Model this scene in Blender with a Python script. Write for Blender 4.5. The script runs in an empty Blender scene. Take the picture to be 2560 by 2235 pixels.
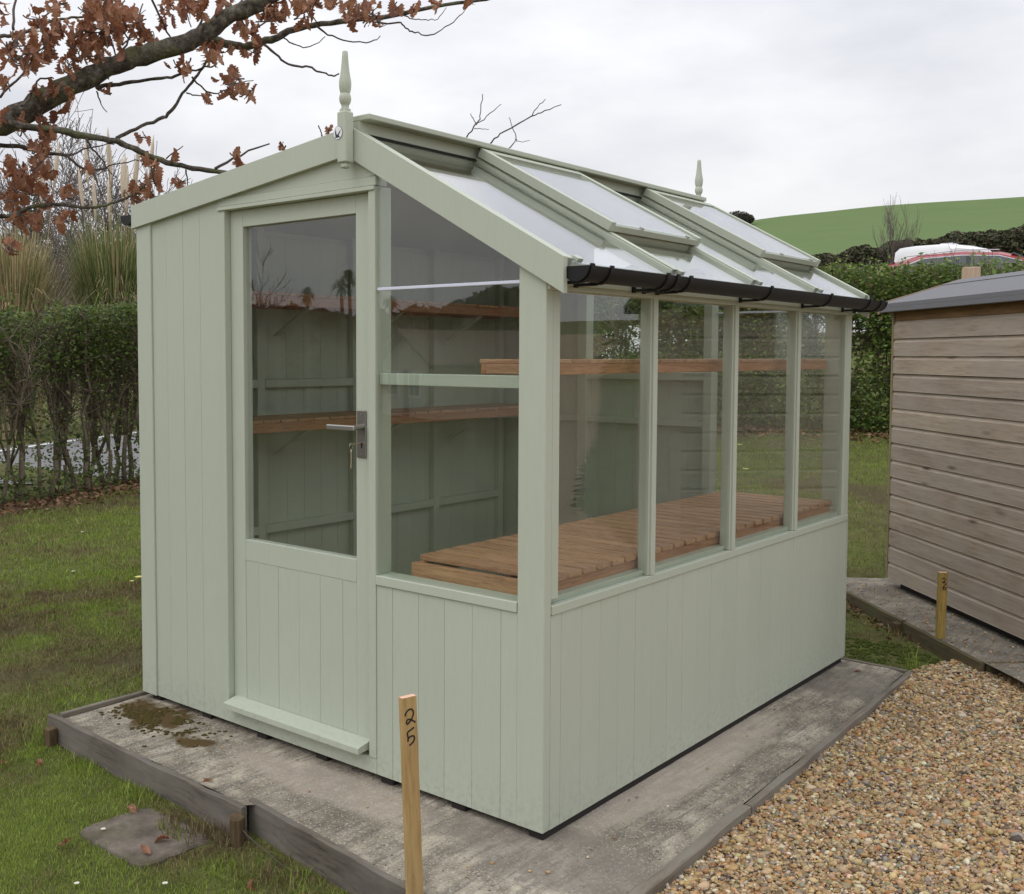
import bpy, bmesh, math, random
import numpy as np
from mathutils import Vector, Matrix, Euler

random.seed(7)
rng = np.random.default_rng(11)
scene = bpy.context.scene
COL = scene.collection
R = math.radians

# ------------------------------------------------------------------ camera
CAM = Vector((1.719, -2.4098, 1.3704))
cam_d = bpy.data.cameras.new('camera')
cam = bpy.data.objects.new('camera', cam_d)
COL.objects.link(cam)
YAW, PITCH, ROLL = 0.6966, -0.0561, 0.003
fw = Vector((-math.sin(YAW) * math.cos(PITCH), math.cos(YAW) * math.cos(PITCH), math.sin(PITCH)))
rt = Vector((math.cos(YAW), math.sin(YAW), 0))
up = rt.cross(fw)
rt2 = rt * math.cos(ROLL) + up * math.sin(ROLL)
up2 = up * math.cos(ROLL) - rt * math.sin(ROLL)
m = Matrix((rt2, up2, -fw)).transposed().to_4x4()
m.translation = CAM
cam.matrix_world = m
cam_d.sensor_fit = 'HORIZONTAL'
cam_d.sensor_width = 36.0
FPX, PX, PY = 2633.84, 1162.47, 1037.05
cam_d.lens = 36.0 * FPX / 2560.0
cam_d.shift_x = (1280.0 - PX) / 2560.0
cam_d.shift_y = (PY - 1117.5) / 2560.0
cam_d.clip_start = 0.05
cam_d.clip_end = 2000
scene.camera = cam

# ------------------------------------------------------------------ overcast sky
SUN_EL, SUN_AZ = 52.0, 205.0      # azimuth clockwise from +Y
w = bpy.data.worlds.new('World')
scene.world = w
w.use_nodes = True
nt = w.node_tree
nt.nodes.clear()
N = nt.nodes.new
out = N('ShaderNodeOutputWorld'); bg = N('ShaderNodeBackground')
sky = N('ShaderNodeTexSky'); sky.sky_type = 'NISHITA'; sky.sun_disc = False
sky.sun_elevation = R(SUN_EL); sky.sun_rotation = R(SUN_AZ)
sky.air_density = 1.0; sky.dust_density = 4.0
hs = N('ShaderNodeHueSaturation'); hs.inputs['Saturation'].default_value = 0.25; hs.inputs['Value'].default_value = 1.0
tc = N('ShaderNodeTexCoord'); mp = N('ShaderNodeMapping'); mp.inputs['Scale'].default_value = (1.0, 1.0, 2.6)
mp.inputs['Location'].default_value = (0.35, 0.1, 0.55)
nz = N('ShaderNodeTexNoise'); nz.inputs['Scale'].default_value = 2.3; nz.inputs['Detail'].default_value = 6; nz.inputs['Roughness'].default_value = 0.5
rp = N('ShaderNodeValToRGB')
rp.color_ramp.elements[0].position = 0.38; rp.color_ramp.elements[0].color = (0.70, 0.715, 0.77, 1)
rp.color_ramp.elements[1].position = 0.60; rp.color_ramp.elements[1].color = (1.0, 1.0, 1.02, 1)
vm = N('ShaderNodeVectorMath'); vm.operation = 'SCALE'
# overcast luminance: the zenith is brighter than the horizon (CIE style)
sx = N('ShaderNodeSeparateXYZ'); mz = N('ShaderNodeMath'); mz.operation = 'MAXIMUM'; mz.inputs[1].default_value = 0.0
mg = N('ShaderNodeMath'); mg.operation = 'MULTIPLY_ADD'; mg.inputs[1].default_value = 13.0; mg.inputs[2].default_value = 8.4
nt.links.new(tc.outputs['Generated'], sx.inputs[0]); nt.links.new(sx.outputs[2], mz.inputs[0]); nt.links.new(mz.outputs[0], mg.inputs[0]); nt.links.new(mg.outputs[0], vm.inputs['Scale'])
mx = N('ShaderNodeMixRGB'); mx.inputs['Fac'].default_value = 0.88
L = nt.links.new
L(tc.outputs['Generated'], mp.inputs['Vector']); L(mp.outputs['Vector'], nz.inputs['Vector'])
L(nz.outputs['Fac'], rp.inputs['Fac']); L(rp.outputs['Color'], vm.inputs[0])
L(sky.outputs['Color'], hs.inputs['Color']); L(hs.outputs['Color'], mx.inputs['Color1']); L(vm.outputs['Vector'], mx.inputs['Color2'])
L(mx.outputs['Color'], bg.inputs['Color']); bg.inputs['Strength'].default_value = 0.1
L(bg.outputs['Background'], out.inputs['Surface'])

sun_d = bpy.data.lights.new('sun', 'SUN'); sun_d.energy = 0.5; sun_d.angle = R(30); sun_d.color = (1.0, 0.97, 0.92)
sun = bpy.data.objects.new('sun', sun_d); COL.objects.link(sun)
sd = Vector((math.sin(R(SUN_AZ)) * math.cos(R(SUN_EL)), math.cos(R(SUN_AZ)) * math.cos(R(SUN_EL)), math.sin(R(SUN_EL))))
sun.rotation_euler = sd.to_track_quat('Z', 'Y').to_euler()

vs = scene.view_settings
vs.view_transform = 'Standard'; vs.look = 'None'; vs.gamma = 1.0; vs.exposure = 0.0
try: vs.use_curve_mapping = False
except Exception: pass
scene.cycles.transparent_max_bounces = 20
scene.cycles.max_bounces = 8
scene.cycles.glossy_bounces = 3
scene.cycles.diffuse_bounces = 5
scene.cycles.transmission_bounces = 2
scene.cycles.caustics_reflective = False
scene.cycles.caustics_refractive = False
scene.cycles.sample_clamp_indirect = 6

# ------------------------------------------------------------------ materials
def s2l(*c):
    r = [(x / 255.0) for x in c]
    return tuple((x / 12.92 if x <= 0.04045 else ((x + 0.055) / 1.055) ** 2.4) for x in r)

class NM:
    """small node-material helper"""
    def __init__(self, name):
        self.m = bpy.data.materials.new(name); self.m.use_nodes = True
        self.t = self.m.node_tree; self.t.nodes.clear()
        self.o = self.n('ShaderNodeOutputMaterial')
    def n(self, ty, **kw):
        x = self.t.nodes.new(ty)
        for k, v in kw.items(): setattr(x, k, v)
        return x
    def l(self, a, b): self.t.links.new(a, b)
    def coord(self, scale=(1, 1, 1), rnd=0.0, kind='Object', rot=(0, 0, 0)):
        tc = self.n('ShaderNodeTexCoord'); mp = self.n('ShaderNodeMapping')
        mp.inputs['Scale'].default_value = scale
        mp.inputs['Rotation'].default_value = rot
        src = tc.outputs[kind]
        if rnd:
            oi = self.n('ShaderNodeObjectInfo'); a = self.n('ShaderNodeVectorMath', operation='SCALE')
            cb = self.n('ShaderNodeCombineXYZ')
            self.l(oi.outputs['Random'], cb.inputs[0]); self.l(oi.outputs['Random'], cb.inputs[1]); self.l(oi.outputs['Random'], cb.inputs[2])
            a.inputs['Scale'].default_value = rnd; self.l(cb.outputs[0], a.inputs[0])
            ad = self.n('ShaderNodeVectorMath', operation='ADD'); self.l(src, ad.inputs[0]); self.l(a.outputs[0], ad.inputs[1])
            src = ad.outputs[0]
        if any(rot):
            mr = self.n('ShaderNodeMapping'); mr.inputs['Rotation'].default_value = rot; mp.inputs['Rotation'].default_value = (0, 0, 0)
            self.l(src, mr.inputs['Vector']); src = mr.outputs['Vector']
        self.l(src, mp.inputs['Vector']); return mp.outputs['Vector']
    def noise(self, vec, scale=5, detail=4, rough=0.55, dist=0.0):
        x = self.n('ShaderNodeTexNoise'); x.inputs['Scale'].default_value = scale
        x.inputs['Detail'].default_value = detail; x.inputs['Roughness'].default_value = rough; x.inputs['Distortion'].default_value = dist
        if vec is not None: self.l(vec, x.inputs['Vector'])
        return x.outputs['Fac']
    def ramp(self, fac, stops):
        x = self.n('ShaderNodeValToRGB'); e = x.color_ramp.elements
        while len(e) < len(stops): e.new(0.5)
        for i, (p, c) in enumerate(stops):
            e[i].position = p; e[i].color = (*c, 1) if len(c) == 3 else c
        self.l(fac, x.inputs['Fac']); return x.outputs['Color']
    def mix(self, fac, a, b, blend='MIX'):
        x = self.n('ShaderNodeMixRGB', blend_type=blend)
        for sock, v in ((x.inputs['Fac'], fac), (x.inputs['Color1'], a), (x.inputs['Color2'], b)):
            if isinstance(v, (int, float)): sock.default_value = v
            elif isinstance(v, tuple): sock.default_value = (*v, 1) if len(v) == 3 else v
            else: self.l(v, sock)
        return x.outputs['Color']
    def math(self, op, a, b=None, clamp=False):
        x = self.n('ShaderNodeMath', operation=op); x.use_clamp = clamp
        for i, v in enumerate((a, b)):
            if v is None: continue
            if isinstance(v, (int, float)): x.inputs[i].default_value = v
            else: self.l(v, x.inputs[i])
        return x.outputs[0]
    def bump(self, h, strength=0.3, dist=0.01, normal=None):
        x = self.n('ShaderNodeBump'); x.inputs['Strength'].default_value = strength; x.inputs['Distance'].default_value = dist
        self.l(h, x.inputs['Height'])
        if normal is not None: self.l(normal, x.inputs['Normal'])
        return x.outputs['Normal']
    def fin(self, col, rough=0.7, normal=None, metal=0.0, spec=0.5, trans=None):
        b = self.n('ShaderNodeBsdfPrincipled')
        for k, v in (('Base Color', col), ('Roughness', rough), ('Metallic', metal)):
            if isinstance(v, (int, float)): b.inputs[k].default_value = v
            elif isinstance(v, tuple): b.inputs[k].default_value = (*v, 1)
            else: self.l(v, b.inputs[k])
        b.inputs['Specular IOR Level'].default_value = spec
        if normal is not None: self.l(normal, b.inputs['Normal'])
        sh = b.outputs[0]
        if trans:
            t = self.n('ShaderNodeBsdfTranslucent')
            if isinstance(col, tuple): t.inputs['Color'].default_value = (*col, 1)
            else: self.l(col, t.inputs['Color'])
            if normal is not None: self.l(normal, t.inputs['Normal'])
            a = self.n('ShaderNodeMixShader'); a.inputs[0].default_value = trans
            self.l(sh, a.inputs[1]); self.l(t.outputs[0], a.inputs[2]); sh = a.outputs[0]
        self.l(sh, self.o.inputs['Surface']); return self.m
    def rnd(self):
        return self.n('ShaderNodeObjectInfo').outputs['Random']
    def attr(self, name):
        x = self.n('ShaderNodeAttribute'); x.attribute_name = name; return x.outputs['Color']

def plain(name, col, rough=0.6, metal=0.0, spec=0.5, bump=0.0, bscale=60, var=0.0):
    k = NM(name)
    v = k.coord()
    c = col
    if var:
        c = k.mix(k.noise(v, bscale * 0.2, 4), tuple(x * (1 - var) for x in col), tuple(min(1, x * (1 + var)) for x in col))
    nrm = k.bump(k.noise(v, bscale, 3), bump, 0.004) if bump else None
    return k.fin(c, rough, nrm, metal, spec)

def paint_mat(name, col):
    k = NM(name)
    v = k.coord((1, 1, 0.12), rnd=13.0)
    v2 = k.coord()
    big = k.noise(v2, 1.7, 4, 0.6)
    c = k.mix(k.math('MULTIPLY', big, 0.9), tuple(x * 0.955 for x in col), tuple(x * 1.04 for x in col))
    oi = k.rnd()
    c = k.mix(oi, c, k.mix(1.0, c, (0.965, 0.97, 0.955), 'MULTIPLY'))
    # faint weather film towards rain splash and in specks
    sp = k.ramp(k.noise(v2, 140, 2, 0.5), [(0.24, (1, 1, 1)), (0.27, (0, 0, 0))])
    c = k.mix(k.math('MULTIPLY', sp, 0.05), c, tuple(x * 0.45 for x in col))
    sz = k.n('ShaderNodeSeparateXYZ'); k.l(v2, sz.inputs[0])
    spl = k.math('MULTIPLY', k.ramp(sz.outputs[2], [(0.0, (1, 1, 1)), (0.16, (0, 0, 0))]), k.ramp(k.noise(v2, 46, 4, 0.7), [(0.46, (0, 0, 0)), (0.68, (1, 1, 1))]))
    c = k.mix(k.math('MULTIPLY', spl, 0.30), c, (0.20, 0.17, 0.12))
    grain = k.noise(v, 90, 4, 0.6)
    c = k.mix(k.math('MULTIPLY', k.ramp(grain, [(0.35, (1, 1, 1)), (0.55, (0, 0, 0))]), 0.10), c, tuple(x * 0.72 for x in col))
    grit = k.noise(v2, 420, 2, 0.6)
    nrm = k.bump(grit, 0.10, 0.0012, k.bump(grain, 0.16, 0.0025))
    ro = k.ramp(grain, [(0.3, (0.42,) * 3), (0.7, (0.56,) * 3)])
    return k.fin(c, ro, nrm, 0, 0.35)

SAGE = paint_mat('sage_paint', (0.476, 0.514, 0.424))

def wood_mat(name, a, b, axis, dark=None, streak=0.55, knots=0.0, scale=1.0, rough=0.65, grey=None, greyf=0.0, rot=(0, 0, 0), knotcol=(0.12, 0.06, 0.03)):
    k = NM(name)
    sc = [16 * scale] * 3; sc[axis] = 1.1 * scale
    v = k.coord(tuple(sc), rnd=37.0, rot=rot)
    n1 = k.noise(v, 3.0, 5, 0.65, 0.6)
    n2 = k.noise(v, 14.0, 4, 0.7, 0.2)
    c = k.mix(k.ramp(n1, [(0.3, (0, 0, 0)), (0.7, (1, 1, 1))]), a, b)
    c = k.mix(k.math('MULTIPLY', k.ramp(n2, [(0.48, (0, 0, 0)), (0.66, (1, 1, 1))]), streak), c, dark or tuple(x * 0.55 for x in a))
    c = k.mix(k.rnd(), c, k.mix(1.0, c, (0.83, 0.82, 0.84), 'MULTIPLY'))
    if greyf:
        v3 = k.coord((1, 1, 1), rnd=5.0)
        c = k.mix(k.math('MULTIPLY', k.ramp(k.noise(v3, 3.5, 5), [(0.35, (0, 0, 0)), (0.65, (1, 1, 1))]), greyf), c, grey)
    if knots:
        ks = [11.0] * 3; ks[axis] = 2.6
        v4 = k.coord(tuple(ks), rnd=71.0, rot=rot)
        vo = k.n('ShaderNodeTexVoronoi'); vo.inputs['Scale'].default_value = 1.0; k.l(v4, vo.inputs['Vector'])
        sel = k.n('ShaderNodeSeparateColor'); k.l(vo.outputs['Color'], sel.inputs[0])
        kf = k.ramp(vo.outputs['Distance'], [(0.03, (1, 1, 1)), (0.17, (0, 0, 0))])
        kf = k.math('MULTIPLY', kf, k.ramp(sel.outputs[0], [(0.30, (0, 0, 0)), (0.55, (1, 1, 1))]))
        c = k.mix(k.math('MULTIPLY', kf, knots), c, knotcol)
    nrm = k.bump(n2, 0.35, 0.003)
    return k.fin(c, rough, nrm, 0, 0.3)

CEDAR_X = wood_mat('cedar_slats', s2l(204, 160, 122), s2l(166, 120, 86), 0, s2l(98, 64, 44))
CEDAR_Y = wood_mat('cedar_rails', s2l(190, 138, 98), s2l(160, 108, 72), 1, s2l(100, 64, 42))
CLAD = wood_mat('weathered_cladding', s2l(182, 167, 148), s2l(150, 134, 116), 0, s2l(100, 86, 74), streak=0.42, knots=0.95, scale=0.42, rough=0.8, grey=s2l(164, 155, 146), greyf=0.5, rot=(0, 0, R(46.4)), knotcol=s2l(84, 64, 52))
EAVE_B = wood_mat('eave_board_wood', s2l(150, 116, 76), s2l(120, 88, 52), 0, s2l(80, 56, 32), knots=0.6, scale=0.45, rough=0.75, rot=(0, 0, R(46.4)))
EDGE_X = wood_mat('old_edging_x', s2l(122, 114, 102), s2l(74, 67, 59), 0, s2l(36, 31, 26), rough=0.9, grey=s2l(126, 120, 112), greyf=0.7, scale=0.4)
EDGE_Y = wood_mat('old_edging_y', s2l(138, 128, 114), s2l(104, 95, 83), 1, s2l(58, 50, 42), rough=0.9, grey=s2l(142, 138, 128), greyf=0.6, scale=0.4)
EDGE_D = wood_mat('old_edging_diag', s2l(112, 98, 74), s2l(78, 68, 50), 0, s2l(44, 38, 28), rough=0.9, rot=(0, 0, R(46)), grey=s2l(92, 92, 64), greyf=0.6)
PEG = wood_mat('peg_wood', s2l(112, 94, 68), s2l(76, 62, 44), 2, s2l(38, 31, 22), rough=0.9)
STAKE = wood_mat('stake_pine', s2l(204, 176, 122), s2l(176, 146, 94), 2, s2l(140, 108, 64), scale=0.5, rough=0.75)
STAKE2 = wood_mat('stake_pine_mossy', s2l(188, 160, 92), s2l(150, 124, 62), 2, s2l(98, 70, 36), rough=0.8, grey=s2l(120, 116, 56), greyf=0.5)
ENDGRAIN = plain('end_grain', s2l(226, 186, 160), 0.8, var=0.15, bump=0.3, bscale=90)
MARKER = plain('marker_ink', (0.012, 0.010, 0.009), 0.55)
BLACKPL = plain('black_gutter_plastic', (0.010, 0.010, 0.011), 0.45, spec=0.3, bump=0.04, bscale=300, var=0.25)
RUBBER = plain('black_rubber', (0.012, 0.012, 0.012), 0.8)
BEARER = plain('treated_bearer', (0.02, 0.016, 0.014), 0.9, bump=0.3)
STEEL = plain('brushed_steel', (0.42, 0.40, 0.38), 0.36, metal=1.0, bump=0.05, bscale=400)
STEELD = plain('satin_backplate', (0.27, 0.25, 0.235), 0.42, metal=1.0, bump=0.05, bscale=400)
BRASS = plain('key_metal', (0.62, 0.55, 0.42), 0.3, metal=1.0)
HOLE = plain('keyhole_dark', (0.004, 0.004, 0.004), 0.9)
WHITEP = plain('sticker_white', (0.86, 0.86, 0.88), 0.35)
NAVY = plain('sticker_navy', (0.012, 0.016, 0.05), 0.4)
PLASTIC = plain('clear_joint_strip', (0.66, 0.69, 0.80), 0.25)

def glass_mat(name, tint, f0=0.060, film=0.003, dirtfac=0.02):
    k = NM(name)
    geo = k.n('ShaderNodeNewGeometry')
    dp = k.n('ShaderNodeVectorMath', operation='DOT_PRODUCT')
    k.l(geo.outputs['Normal'], dp.inputs[0]); k.l(geo.outputs['Incoming'], dp.inputs[1])
    c = k.math('ABSOLUTE', dp.outputs['Value'])
    f = k.math('POWER', k.math('SUBTRACT', 1.0, c, True), 5.0)
    f = k.math('ADD', k.math('MULTIPLY', f, 1 - f0), f0, True)
    tr = k.n('ShaderNodeBsdfTransparent'); tr.inputs['Color'].default_value = (*tint, 1)
    gl = k.n('ShaderNodeBsdfGlossy'); gl.inputs['Roughness'].default_value = 0.0
    gl.inputs['Color'].default_value = (0.98, 0.98, 1.0, 1)
    v = k.coord()
    k.l(k.bump(k.noise(v, 1.6, 2), 0.05, 0.01), gl.inputs['Normal'])
    m1 = k.n('ShaderNodeMixShader'); k.l(f, m1.inputs[0]); k.l(tr.outputs[0], m1.inputs[1]); k.l(gl.outputs[0], m1.inputs[2])
    df = k.n('ShaderNodeBsdfDiffuse'); df.inputs['Color'].default_value = (0.62, 0.63, 0.60, 1)
    m2 = k.n('ShaderNodeMixShader')
    dirt = k.math('ADD', k.math('MULTIPLY', k.ramp(k.noise(v, 9, 6, 0.7), [(0.45, (0, 0, 0)), (0.8, (1, 1, 1))]), dirtfac), film)
    # fine droplets of dust
    dots = k.ramp(k.noise(v, 260, 1, 0.4), [(0.72, (0, 0, 0)), (0.76, (1, 1, 1))])
    dirt = k.math('ADD', dirt, k.math('MULTIPLY', dots, 0.06), True)
    k.l(dirt, m2.inputs[0]); k.l(m1.outputs[0], m2.inputs[1]); k.l(df.outputs[0], m2.inputs[2])
    k.l(m2.outputs[0], k.o.inputs['Surface'])
    return k.m
GLASS = glass_mat('clear_glazing', (0.965, 0.985, 0.97))
ROOFGLASS = glass_mat('clear_roof_glazing', (0.965, 0.985, 0.97), 0.135, 0.006, 0.012)

# ------------------------------------------------------------------ mesh builder
class MB:
    def __init__(self): self.v = []; self.f = []
    def add(self, vs_, fs):
        o = len(self.v); self.v += [tuple(p) for p in vs_]; self.f += [tuple(i + o for i in q) for q in fs]; return self
    def box(self, x0, x1, y0, y1, z0, z1):
        return self.add([(x0, y0, z0), (x1, y0, z0), (x1, y1, z0), (x0, y1, z0), (x0, y0, z1), (x1, y0, z1), (x1, y1, z1), (x0, y1, z1)],
                        [(0, 3, 2, 1), (4, 5, 6, 7), (0, 1, 5, 4), (1, 2, 6, 5), (2, 3, 7, 6), (3, 0, 4, 7)])
    def cbox(self, x0, x1, y0, y1, z0, z1, c=0.002):
        """box with small chamfers on every edge"""
        lo = (x0, y0, z0); hi = (x1, y1, z1); vs_ = {}; L_ = []
        for sx in (0, 1):
            for sy in (0, 1):
                for sz in (0, 1):
                    s = (sx, sy, sz)
                    for ax in range(3):
                        p = []
                        for d in range(3):
                            b = hi[d] if s[d] else lo[d]
                            if d != ax: b += (-c if s[d] else c)
                            p.append(b)
                        vs_[(s, ax)] = len(L_); L_.append(tuple(p))
        fs = []
        def quad(pts):
            ctr = [sum(L_[i][d] for i in pts) / len(pts) for d in range(3)]
            mid = [(lo[d] + hi[d]) / 2 for d in range(3)]
            a = Vector(L_[pts[1]]) - Vector(L_[pts[0]]); b = Vector(L_[pts[2]]) - Vector(L_[pts[0]])
            n = a.cross(b)
            if n.dot(Vector(ctr) - Vector(mid)) < 0: pts = pts[::-1]
            fs.append(tuple(pts))
        for ax in range(3):
            o1, o2 = [d for d in range(3) if d != ax]
            for sv in (0, 1):
                pts = []
                for (a, b) in ((0, 0), (1, 0), (1, 1), (0, 1)):
                    s = [0, 0, 0]; s[ax] = sv; s[o1] = a; s[o2] = b
                    pts.append(vs_[(tuple(s), ax)])
                quad(pts)
            # edges parallel to ax
            for a in (0, 1):
                for b in (0, 1):
                    s0 = [0, 0, 0]; s0[o1] = a; s0[o2] = b; s1 = list(s0); s1[ax] = 1
                    s0 = tuple(s0); s1 = tuple(s1)
                    quad([vs_[(s0, o1)], vs_[(s1, o1)], vs_[(s1, o2)], vs_[(s0, o2)]])
        for sx in (0, 1):
            for sy in (0, 1):
                for sz in (0, 1):
                    s = (sx, sy, sz); quad([vs_[(s, 0)], vs_[(s, 1)], vs_[(s, 2)]])
        return self.add(L_, fs)
    def prism(self, poly, axis, a, b):
        """polygon extruded along axis; poly 2D in the remaining axes order"""
        n = len(poly); vs_ = []
        for t in (a, b):
            for p in poly:
                q = [0, 0, 0]; o = [d for d in range(3) if d != axis]
                q[axis] = t; q[o[0]] = p[0]; q[o[1]] = p[1]; vs_.append(tuple(q))
        fs = [tuple(range(n)), tuple(range(2 * n - 1, n - 1, -1))]
        for i in range(n): fs.append((i, i + n, (i + 1) % n + n, (i + 1) % n))
        return self.add(vs_, fs)
    def tube(self, pts, rad, n=6, cap=True):
        pts = [Vector(p) for p in pts]
        if isinstance(rad, (int, float)): rad = [rad] * len(pts)
        vs_ = []; fs = []
        prev = None
        for i, p in enumerate(pts):
            d = (pts[min(i + 1, len(pts) - 1)] - pts[max(i - 1, 0)])
            if d.length < 1e-9: d = Vector((0, 0, 1))
            d.normalize()
            if prev is None:
                a = Vector((0, 0, 1)) if abs(d.z) < 0.9 else Vector((1, 0, 0))
                u = d.cross(a).normalized()
            else:
                u = (prev - d * prev.dot(d))
                u = u.normalized() if u.length > 1e-6 else d.orthogonal().normalized()
            prev = u; vv = d.cross(u)
            for j in range(n):
                t = 2 * math.pi * j / n
                vs_.append(tuple(p + (u * math.cos(t) + vv * math.sin(t)) * rad[i]))
        for i in range(len(pts) - 1):
            for j in range(n):
                fs.append((i * n + j, i * n + (j + 1) % n, (i + 1) * n + (j + 1) % n, (i + 1) * n + j))
        if cap:
            fs.append(tuple(range(n - 1, -1, -1))); fs.append(tuple((len(pts) - 1) * n + j for j in range(n)))
        return self.add(vs_, fs)
    def lathe(self, prof, cx, cy, n=20):
        vs_ = []; fs = []
        for r_, z_ in prof:
            for j in range(n):
                t = 2 * math.pi * j / n; vs_.append((cx + r_ * math.cos(t), cy + r_ * math.sin(t), z_))
        for i in range(len(prof) - 1):
            for j in range(n):
                fs.append((i * n + j, i * n + (j + 1) % n, (i + 1) * n + (j + 1) % n, (i + 1) * n + j))
        fs.append(tuple(range(n - 1, -1, -1))); fs.append(tuple((len(prof) - 1) * n + j for j in range(n)))
        return self.add(vs_, fs)
    def ribbon(self, pts, width, to3d, thick=0.0006):
        """flat stroke along 2D points, lifted into 3D by to3d(u, v, h)"""
        n = len(pts); vs_ = []; fs = []
        for i, p in enumerate(pts):
            a = pts[max(i - 1, 0)]; b = pts[min(i + 1, n - 1)]
            dx, dy = b[0] - a[0], b[1] - a[1]; l = math.hypot(dx, dy) or 1
            nx, ny = -dy / l * width / 2, dx / l * width / 2
            vs_ += [to3d(p[0] + nx, p[1] + ny, thick), to3d(p[0] - nx, p[1] - ny, thick), to3d(p[0] + nx, p[1] + ny, -thick), to3d(p[0] - nx, p[1] - ny, -thick)]
        for i in range(n - 1):
            a = i * 4; b = a + 4
            fs += [(a, a + 1, b + 1, b), (a, b, b + 2, a + 2), (a + 1, a + 3, b + 3, b + 1)]
        fs += [(0, 2, 3, 1), (n * 4 - 4, n * 4 - 3, n * 4 - 1, n * 4 - 2)]
        return self.add(vs_, fs)
    def tf(self, fn):
        self.v = [tuple(fn(p)) for p in self.v]; return self
    def build(self, name, mat, parent=None, smooth=False, label=None, kind=None, angle=None):
        me = bpy.data.meshes.new(name); me.from_pydata(self.v, [], self.f); me.update()
        bm = bmesh.new(); bm.from_mesh(me); bmesh.ops.recalc_face_normals(bm, faces=bm.faces); bm.to_mesh(me); bm.free()
        if smooth:
            for p in me.polygons: p.use_smooth = True
            if angle is not None:
                try: me.set_sharp_from_angle(angle=R(angle))
                except Exception: pass
        return link(name, me, mat, parent, label, kind)

PLOC = {}
def link(name, me, mat, parent=None, label=None, kind=None):
    o = bpy.data.objects.new(name, me); COL.objects.link(o)
    if mat is not None and len(me.materials) == 0: me.materials.append(mat)
    if parent is not None:
        o.parent = parent
        if parent.name in PLOC: o.matrix_parent_inverse = Matrix.Translation(-PLOC[parent.name])
    if label: o['label'] = label
    if kind: o['kind'] = kind
    return o
def thing(name, label, cat, loc=(0, 0, 0), group=None):
    o = bpy.data.objects.new(name, None); COL.objects.link(o)
    o.location = loc; o.empty_display_size = 0.1
    PLOC[o.name] = Vector(loc)
    o['label'] = label; o['category'] = cat
    if group: o['group'] = group
    return o
def tag(o, label, cat, group=None):
    o['label'] = label; o['category'] = cat
    if group: o['group'] = group
    return o
def struct(o): o['kind'] = 'structure'; return o

def fast_mesh(name, V, F, mat=None, col=None, smooth=False):
    """numpy mesh; F is (n,3) or (n,4) array, col optional per-vertex rgb"""
    me = bpy.data.meshes.new(name)
    V = np.asarray(V, np.float32); F = np.asarray(F, np.int32); k = F.shape[1]
    me.vertices.add(len(V)); me.vertices.foreach_set('co', V.ravel())
    me.loops.add(F.size); me.loops.foreach_set('vertex_index', F.ravel())
    me.polygons.add(len(F)); me.polygons.foreach_set('loop_start', np.arange(0, F.size, k, dtype=np.int32))
    me.polygons.foreach_set('loop_total', np.full(len(F), k, np.int32))
    if smooth: me.polygons.foreach_set('use_smooth', np.ones(len(F), bool))
    if col is not None:
        a = me.color_attributes.new('col', 'FLOAT_COLOR', 'POINT')
        c4 = np.ones((len(V), 4), np.float32); c4[:, :3] = col
        a.data.foreach_set('color', c4.ravel())
    me.update(); me.validate()
    if mat is not None: me.materials.append(mat)
    return me

def hash2(ix, iy, s=0):
    h = (ix * 374761393 + iy * 668265263 + s * 974711) & 0x7fffffff
    h = ((h ^ (h >> 13)) * 1274126177) & 0x7fffffff
    return ((h ^ (h >> 16)) & 0xffff) / 65535.0
def vnoise(x, y, sc=1.0, s=0):
    x = np.asarray(x, float) * sc; y = np.asarray(y, float) * sc
    ix = np.floor(x).astype(np.int64); iy = np.floor(y).astype(np.int64)
    fx = x - ix; fy = y - iy; fx = fx * fx * (3 - 2 * fx); fy = fy * fy * (3 - 2 * fy)
    a = hash2(ix, iy, s); b = hash2(ix + 1, iy, s); c = hash2(ix, iy + 1, s); d = hash2(ix + 1, iy + 1, s)
    return (a * (1 - fx) + b * fx) * (1 - fy) + (c * (1 - fx) + d * fx) * fy
def fbm(x, y, sc=1.0, s=0, o=4):
    t = 0; amp = 0.5; tot = 0
    for i in range(o):
        t = t + amp * vnoise(x, y, sc * 2 ** i, s + i); tot += amp; amp *= 0.5
    return t / tot
def sstep(a, b, x):
    t = np.clip((np.asarray(x, float) - a) / (b - a), 0, 1); return t * t * (3 - 2 * t)
def pix(u, v, dist):
    """a point at horizontal range dist along the sight line used when the scene was surveyed"""
    d = fw + rt2 * ((u - PX) / FPX) - up2 * ((v - PY) / FPX)
    return CAM + d * (dist / math.hypot(d.x, d.y))
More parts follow.
